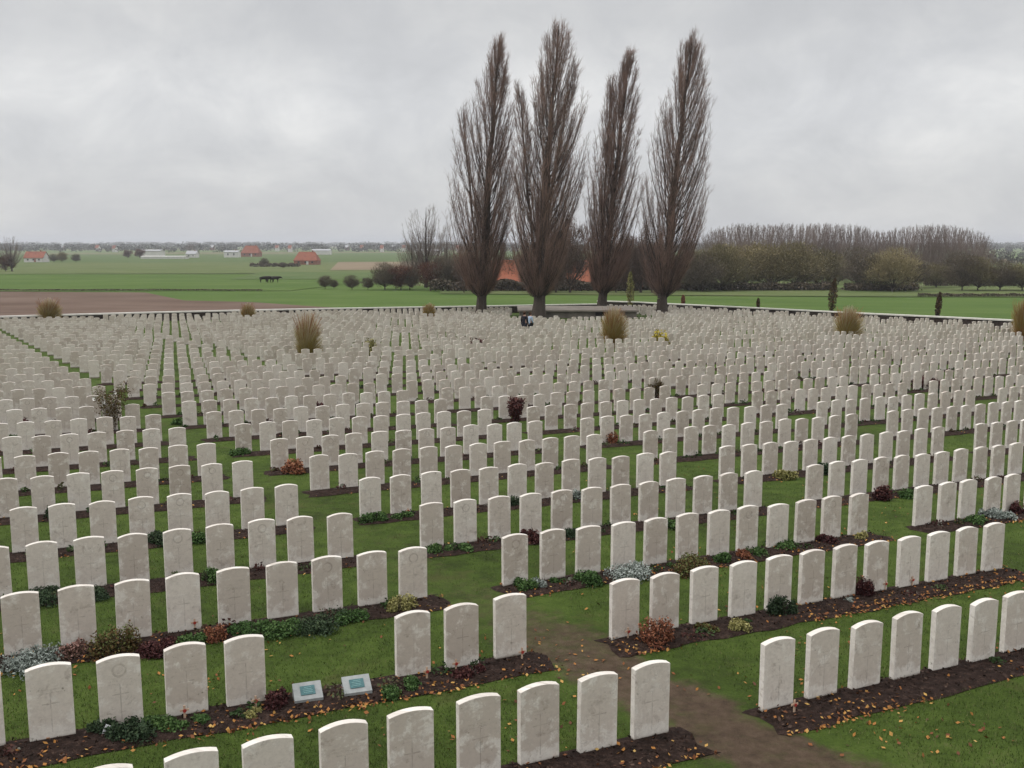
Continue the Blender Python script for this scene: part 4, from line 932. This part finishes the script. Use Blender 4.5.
# ------------------------------------------------------------------ barns, houses and sheds
RED = flat('red_tiles', (0.22, 0.080, 0.050), 0.25, 0.6); ORANGE = flat('orange_tiles', (0.30, 0.105, 0.060), 0.3, 0.5); BRICK = flat('brick', (0.26, 0.12, 0.085), 0.2, 0.7); CREAM = flat('white_wash', (0.60, 0.58, 0.55), 0.1, 0.5)
GLASS = flat('dark_glass', (0.03, 0.03, 0.035), 0.2, 1, 0.2, 0.5); ROOFG = flat('grey_roof', (0.35, 0.35, 0.36), 0.1, 0.5)
def house(name, px0, px1, py, hwall, hroof, m_wall, m_roof, lab, cat, depth=None, windows=4, door=True, hip=0.0):
    x0, y0 = ground_at((px0+px1)/2, py); W = (px1-px0)*y0/F_PX; Dp = depth or max(7, W*0.4); g0 = float(gz(x0, y0)); t = empty(name, (x0, y0, g0)); tag(t, lab, cat)
    MB().box((0, Dp/2, hwall/2-0.15), (W, Dp, hwall+0.3)).poly([(-W/2, 0, hwall), (-W/2, Dp, hwall), (-W/2, Dp/2, hwall+hroof*0.97)]).poly([(W/2, 0, hwall), (W/2, Dp/2, hwall+hroof*0.97), (W/2, Dp, hwall)]).build('wall', m_wall, t) if not hip else MB().box((0, Dp/2, hwall/2-0.15), (W, Dp, hwall+0.3)).build('wall', m_wall, t)
    o = 0.3; r = MB(); th = 0.22; hx = W*hip/2
    a, b_ = (-W/2-o, W/2+o); z0_ = hwall-0.1
    for dz in (0, -th):
        r.poly([(a, -o, z0_+dz), (b_, -o, z0_+dz), (b_-hx, Dp/2, z0_+hroof+dz), (a+hx, Dp/2, z0_+hroof+dz)]); r.poly([(a, Dp+o, z0_+dz), (a+hx, Dp/2, z0_+hroof+dz), (b_-hx, Dp/2, z0_+hroof+dz), (b_, Dp+o, z0_+dz)])
        if hip: r.poly([(a, -o, z0_+dz), (a+hx, Dp/2, z0_+hroof+dz), (a, Dp+o, z0_+dz)]); r.poly([(b_, -o, z0_+dz), (b_, Dp+o, z0_+dz), (b_-hx, Dp/2, z0_+hroof+dz)])
    for (x1_, y1_, x2_, y2_) in ((a, -o, b_, -o), (a, Dp+o, b_, Dp+o)): r.poly([(x1_, y1_, z0_), (x2_, y2_, z0_), (x2_, y2_, z0_-th), (x1_, y1_, z0_-th)])
    roof = r.build('roof', m_roof, t)
    if windows:
        MB().box((W*0.25, Dp/2, hwall+hroof), (0.7, 0.7, 1.2)).build('chimney', BRICK, roof)
        for k in range(windows):
            wx = -W/2+W*(k+0.7)/(windows+0.4); MB().box((wx, -0.02, hwall*0.55), (min(1.2, W*0.08), 0.12, hwall*0.38)).build('window', GLASS, t)
    if door: MB().box((W*0.08, -0.03, hwall*0.4), (1.1, 0.1, hwall*0.8)).build('door', CREAM if m_wall is BRICK else BRICK, t)
    return t
house('brick_barn', 478, 534, 290, 1.0, 4.6, BRICK, ORANGE, 'long orange roofed barn seen between the left poplars', 'barn', 9, 0, False, 0.0)
house('brick_barn', 568, 642, 290, 1.0, 4.6, BRICK, ORANGE, 'long orange roofed barn seen between the right poplars', 'barn', 9, 0, False, 0.0)
house('shed', 498, 515, 268, 3.2, 0.6, CREAM, ROOFG, 'white topped shed showing above the orange barn', 'shed', 8, 0, False)
house('red_roofed_barn', 294, 317, 264.5, 2.0, 4.2, BRICK, RED, 'red roofed barn alone in the green fields, left of centre', 'barn', 9, 3, True, 0.35)
house('farmhouse', 24, 43, 262, 2.4, 3.6, CREAM, RED, 'white farmhouse with red roof at the far left', 'house', 8, 3, True)
house('farm_shed', 224, 238, 257.3, 4.2, 1.2, CREAM, ROOFG, 'small white shed by the red roofs in the left distance', 'shed', 8, 2, False)
house('farm_house', 241, 259, 256.6, 3.0, 6.0, BRICK, RED, 'red roofed house right of the small white shed', 'house', 10, 3, True, 0.4)
house('long_shed', 140, 160, 257.2, 5.0, 1.0, CREAM, ROOFG, 'long pale shed in the left distance', 'shed', 12, 0, False)
house('low_shed', 141, 185, 258.6, 1.6, 0.4, CREAM, CREAM, 'long low pale shed before the other one, left distance', 'shed', 8, 0, False)
house('white_house', 186, 196, 257.5, 2.8, 2.5, CREAM, ROOFG, 'tiny white house between the long sheds and the white shed', 'house', 8, 2, False)
house('white_shed', 312, 330, 254.5, 4.0, 1.4, CREAM, ROOFG, 'white shed in the distance behind the red roofed barn', 'shed', 10, 0, False)
house('pale_shed', 415, 440, 255.0, 4.0, 1.5, CREAM, ROOFG, 'pale shed behind the large bare tree', 'shed', 12, 0, False)
for k, px in enumerate([60, 95, 112, 210, 275, 288, 345, 360, 380, 392, 402, 456]):
    m = (CREAM, RED) if k % 3 else (BRICK, ROOFG)
    house('distant_house', px, px+3+(k*5) % 5, 250.2+(k % 3)*0.8, 4.5, 4.0, m[0], m[1], ['tiny grey roofed brick house near the left horizon', 'tiny white house with red roof near the left horizon'][k % 3 > 0], 'house', 10, 0, False)
    t = [o for o in bpy.data.objects if o.name.startswith('distant_house')][-1]; t['group'] = ['grey roofed houses on the left horizon', 'red roofed white houses on the left horizon'][k % 3 > 0]
# cattle standing together in the left pasture
HIDE = flat('dark_hide', (0.018, 0.014, 0.012), 0.4, 2)
def skin(name, verts, edges, radii, m, parent=None, sub=1):
    me = bpy.data.meshes.new(name); me.from_pydata(verts, edges, []); o = bpy.data.objects.new(name, me); col.objects.link(o); o.parent = parent
    sk = o.modifiers.new('skin', 'SKIN'); sk.use_smooth_shade = True
    for i, rr_ in enumerate(radii): me.skin_vertices[0].data[i].radius = rr_ if isinstance(rr_, tuple) else (rr_, rr_)
    me.skin_vertices[0].data[0].use_root = True
    if sub: o.modifiers.new('sub', 'SUBSURF').levels = sub; o.modifiers['sub'].render_levels = sub
    dg = bpy.context.evaluated_depsgraph_get(); m2 = bpy.data.meshes.new_from_object(o.evaluated_get(dg)); o.modifiers.clear(); o.data = m2; m2.materials.clear(); m2.materials.append(m); bpy.data.meshes.remove(me)
    return o
def cow(px, py, rz, lab):
    v = [(0, 0, 1.05), (0.75, 0, 1.12), (-0.75, 0, 1.12), (1.15, 0, 1.25), (1.45, 0, 1.2), (1.75, 0, 1.0)]; e = [(0, 1), (0, 2), (1, 3), (3, 4), (4, 5)]; r = [0.40, 0.36, 0.33, 0.2, 0.16, 0.09]
    for bx, fr in ((0.72, 1), (-0.78, 2)):
        for sy in (-1, 1):
            i = len(v); v += [(bx, 0.22*sy, 0.72), (bx+(0.02 if fr == 1 else -0.10), 0.23*sy, 0.40), (bx, 0.23*sy, 0.02)]; e += [(fr, i), (i, i+1), (i+1, i+2)]; r += [0.15, 0.075, 0.06]
    i = len(v); v += [(-1.08, 0, 1.15), (-1.15, 0, 0.6)]; e += [(2, i), (i, i+1)]; r += [0.05, 0.03]
    for sy in (-1, 1): i = len(v); v.append((1.40, 0.24*sy, 1.32)); e.append((4, i)); r.append(0.04)
    o = skin('cow', v, e, r, HIDE); x, y = ground_at(px, py); o.location = (x, y, float(gz(x, y))-0.05); o.rotation_euler = (0, 0, rz); tag(o, lab, 'cow', 'dark cattle in the left pasture')
cow(264.5, 282.5, 0.1, 'dark cow at the left of the three in the pasture'); cow(269.5, 282.2, 3.0, 'dark cow in the middle of the three in the pasture'); cow(274.5, 282.4, 0.2, 'dark cow at the right of the three in the pasture')
# far-off tree lines and low hills to the horizon
FTL = rndmat('far_trees', [(0.0, (0.030, 0.034, 0.024)), (0.5, (0.058, 0.058, 0.044)), (1.0, (0.10, 0.085, 0.066))])
VP = []; VQ = []
def treeline(px0, px1, D0, D1, n, h, ls):
    x_ = rng.uniform(px0, px1, n); D_ = rng.uniform(D0, D1, n); bx = (x_-512)/F_PX*D_; hh = h*rng.uniform(0.4, 1.1, n); m = 44
    k = np.repeat(np.arange(n), m); P = np.c_[bx[k]+rng.normal(size=n*m)*hh[k]*0.55, D_[k]+rng.normal(size=n*m)*hh[k]*0.5, gz(bx[k], D_[k])-0.3+hh[k]*rng.random(n*m)**0.6]
    VP.append(leafquads(P, rng.uniform(0.6, 1.4, n*m)*ls))
treeline(-250, 700, 1250, 1900, 620, 10, 1.6); treeline(-300, 1400, 1900, 3200, 900, 11, 2.2); treeline(-300, 1400, 3200, 5200, 900, 15, 3.6)
treeline(960, 1300, 500, 1000, 130, 6, 1.0); treeline(640, 1300, 1200, 2500, 200, 8, 2.2)
v, q = join(VP); tag(fast('distant_trees', v, q, FTL, attr=np.repeat(rng.random(len(v)//4), 4)), 'hazy far tree lines and copses along the horizon', 'woods', kind='stuff')

# ------------------------------------------------------------------ two visitors among the far graves
COAT = flat('dark_coat', (0.012, 0.012, 0.018), 0.3, 5); PALEC = flat('pale_blue_jacket', (0.30, 0.38, 0.48), 0.15, 5); SKIN = flat('skin', (0.42, 0.26, 0.20), 0.1, 10); HAIR = flat('brown_hair', (0.05, 0.025, 0.014), 0.3, 20); TROU = flat('dark_trousers', (0.02, 0.02, 0.028), 0.3, 5)
def person(px, D, rz, coat, hgt, lab):
    x = (px-512)/F_PX*D; y = D; s = hgt/1.75; g0 = float(gz(x, y))
    v = [(0, 0, .95), (0, 0, 1.15), (0, 0, 1.38), (0, 0, 1.50), (0, -.01, 1.57), (0, -.02, 1.66), (.09, 0, .88), (.11, -.02, .48), (.10, .02, .06), (.10, -.10, .03), (-.09, 0, .88), (-.11, .04, .48), (-.10, .05, .06), (-.10, -.07, .03), (.19, 0, 1.40), (.25, .02, 1.13), (.24, -.08, .90), (.235, -.11, .81), (-.19, 0, 1.40), (-.25, .02, 1.13), (-.22, -.12, .92), (-.20, -.17, .84)]
    e = [(0, 1), (1, 2), (2, 3), (3, 4), (4, 5), (0, 6), (6, 7), (7, 8), (8, 9), (0, 10), (10, 11), (11, 12), (12, 13), (2, 14), (14, 15), (15, 16), (16, 17), (2, 18), (18, 19), (19, 20), (20, 21)]
    r = [.15, .14, .16, .065, .07, .10, .095, .065, .045, .04, .095, .065, .045, .04, .07, .05, .038, .03, .07, .05, .038, .03]
    b = skin('person', v, e, r, SKIN, sub=2); b.location = (x, y, g0); b.scale = (s, s, s); b.rotation_euler = (0, 0, rz); tag(b, lab, 'person')
    cv = [(0, 0, .80), (0, 0, 1.0), (0, 0, 1.2), (0, 0, 1.40), (0, 0, 1.47), (.19, 0, 1.41), (.252, .02, 1.13), (.242, -.08, .91), (-.19, 0, 1.41), (-.252, .02, 1.13), (-.222, -.12, .93)]
    skin('coat', cv, [(0, 1), (1, 2), (2, 3), (3, 4), (3, 5), (5, 6), (6, 7), (3, 8), (8, 9), (9, 10)], [.20, .175, .17, .175, .085, .085, .065, .052, .085, .065, .052], coat, b)
    skin('trousers', [(0, 0, .90), (.09, 0, .86), (.11, -.02, .48), (.10, .02, .10), (-.09, 0, .86), (-.11, .04, .48), (-.10, .05, .10)], [(0, 1), (1, 2), (2, 3), (0, 4), (4, 5), (5, 6)], [.16, .115, .085, .07, .115, .085, .07], TROU, b)
    bm = bmesh.new(); bmesh.ops.create_uvsphere(bm, u_segments=14, v_segments=9, radius=.118, matrix=Matrix.Translation((0, .02, 1.685))); me = bpy.data.meshes.new('hair'); bm.to_mesh(me); bm.free(); me.materials.append(HAIR); obj('hair', me, b)
    return b
person(524.5, 72.0, 2.6, COAT, 1.80, 'person in a dark coat standing among the far headstones')
person(530.5, 73.6, 2.2, PALEC, 1.68, 'person in a pale blue jacket beside the one in dark')

# ------------------------------------------------------------------ damp autumn air
hz = bpy.data.materials.new('haze'); hz.use_nodes = True; t = hz.node_tree; t.nodes.clear()
o_ = t.nodes.new('ShaderNodeOutputMaterial'); pv = t.nodes.new('ShaderNodeVolumePrincipled'); t.links.new(pv.outputs[0], o_.inputs['Volume'])
pv.inputs['Color'].default_value = (0.93, 0.95, 1.0, 1); pv.inputs['Density'].default_value = 0.00020; pv.inputs['Anisotropy'].default_value = 0.2
HB = MB().box((0, 0, 0), (29000, 29000, 70)).build('haze', hz); HB.location = (0, 6000, 12); tag(HB, kind='stuff'); HB['label'] = 'thin damp haze over the whole plain'
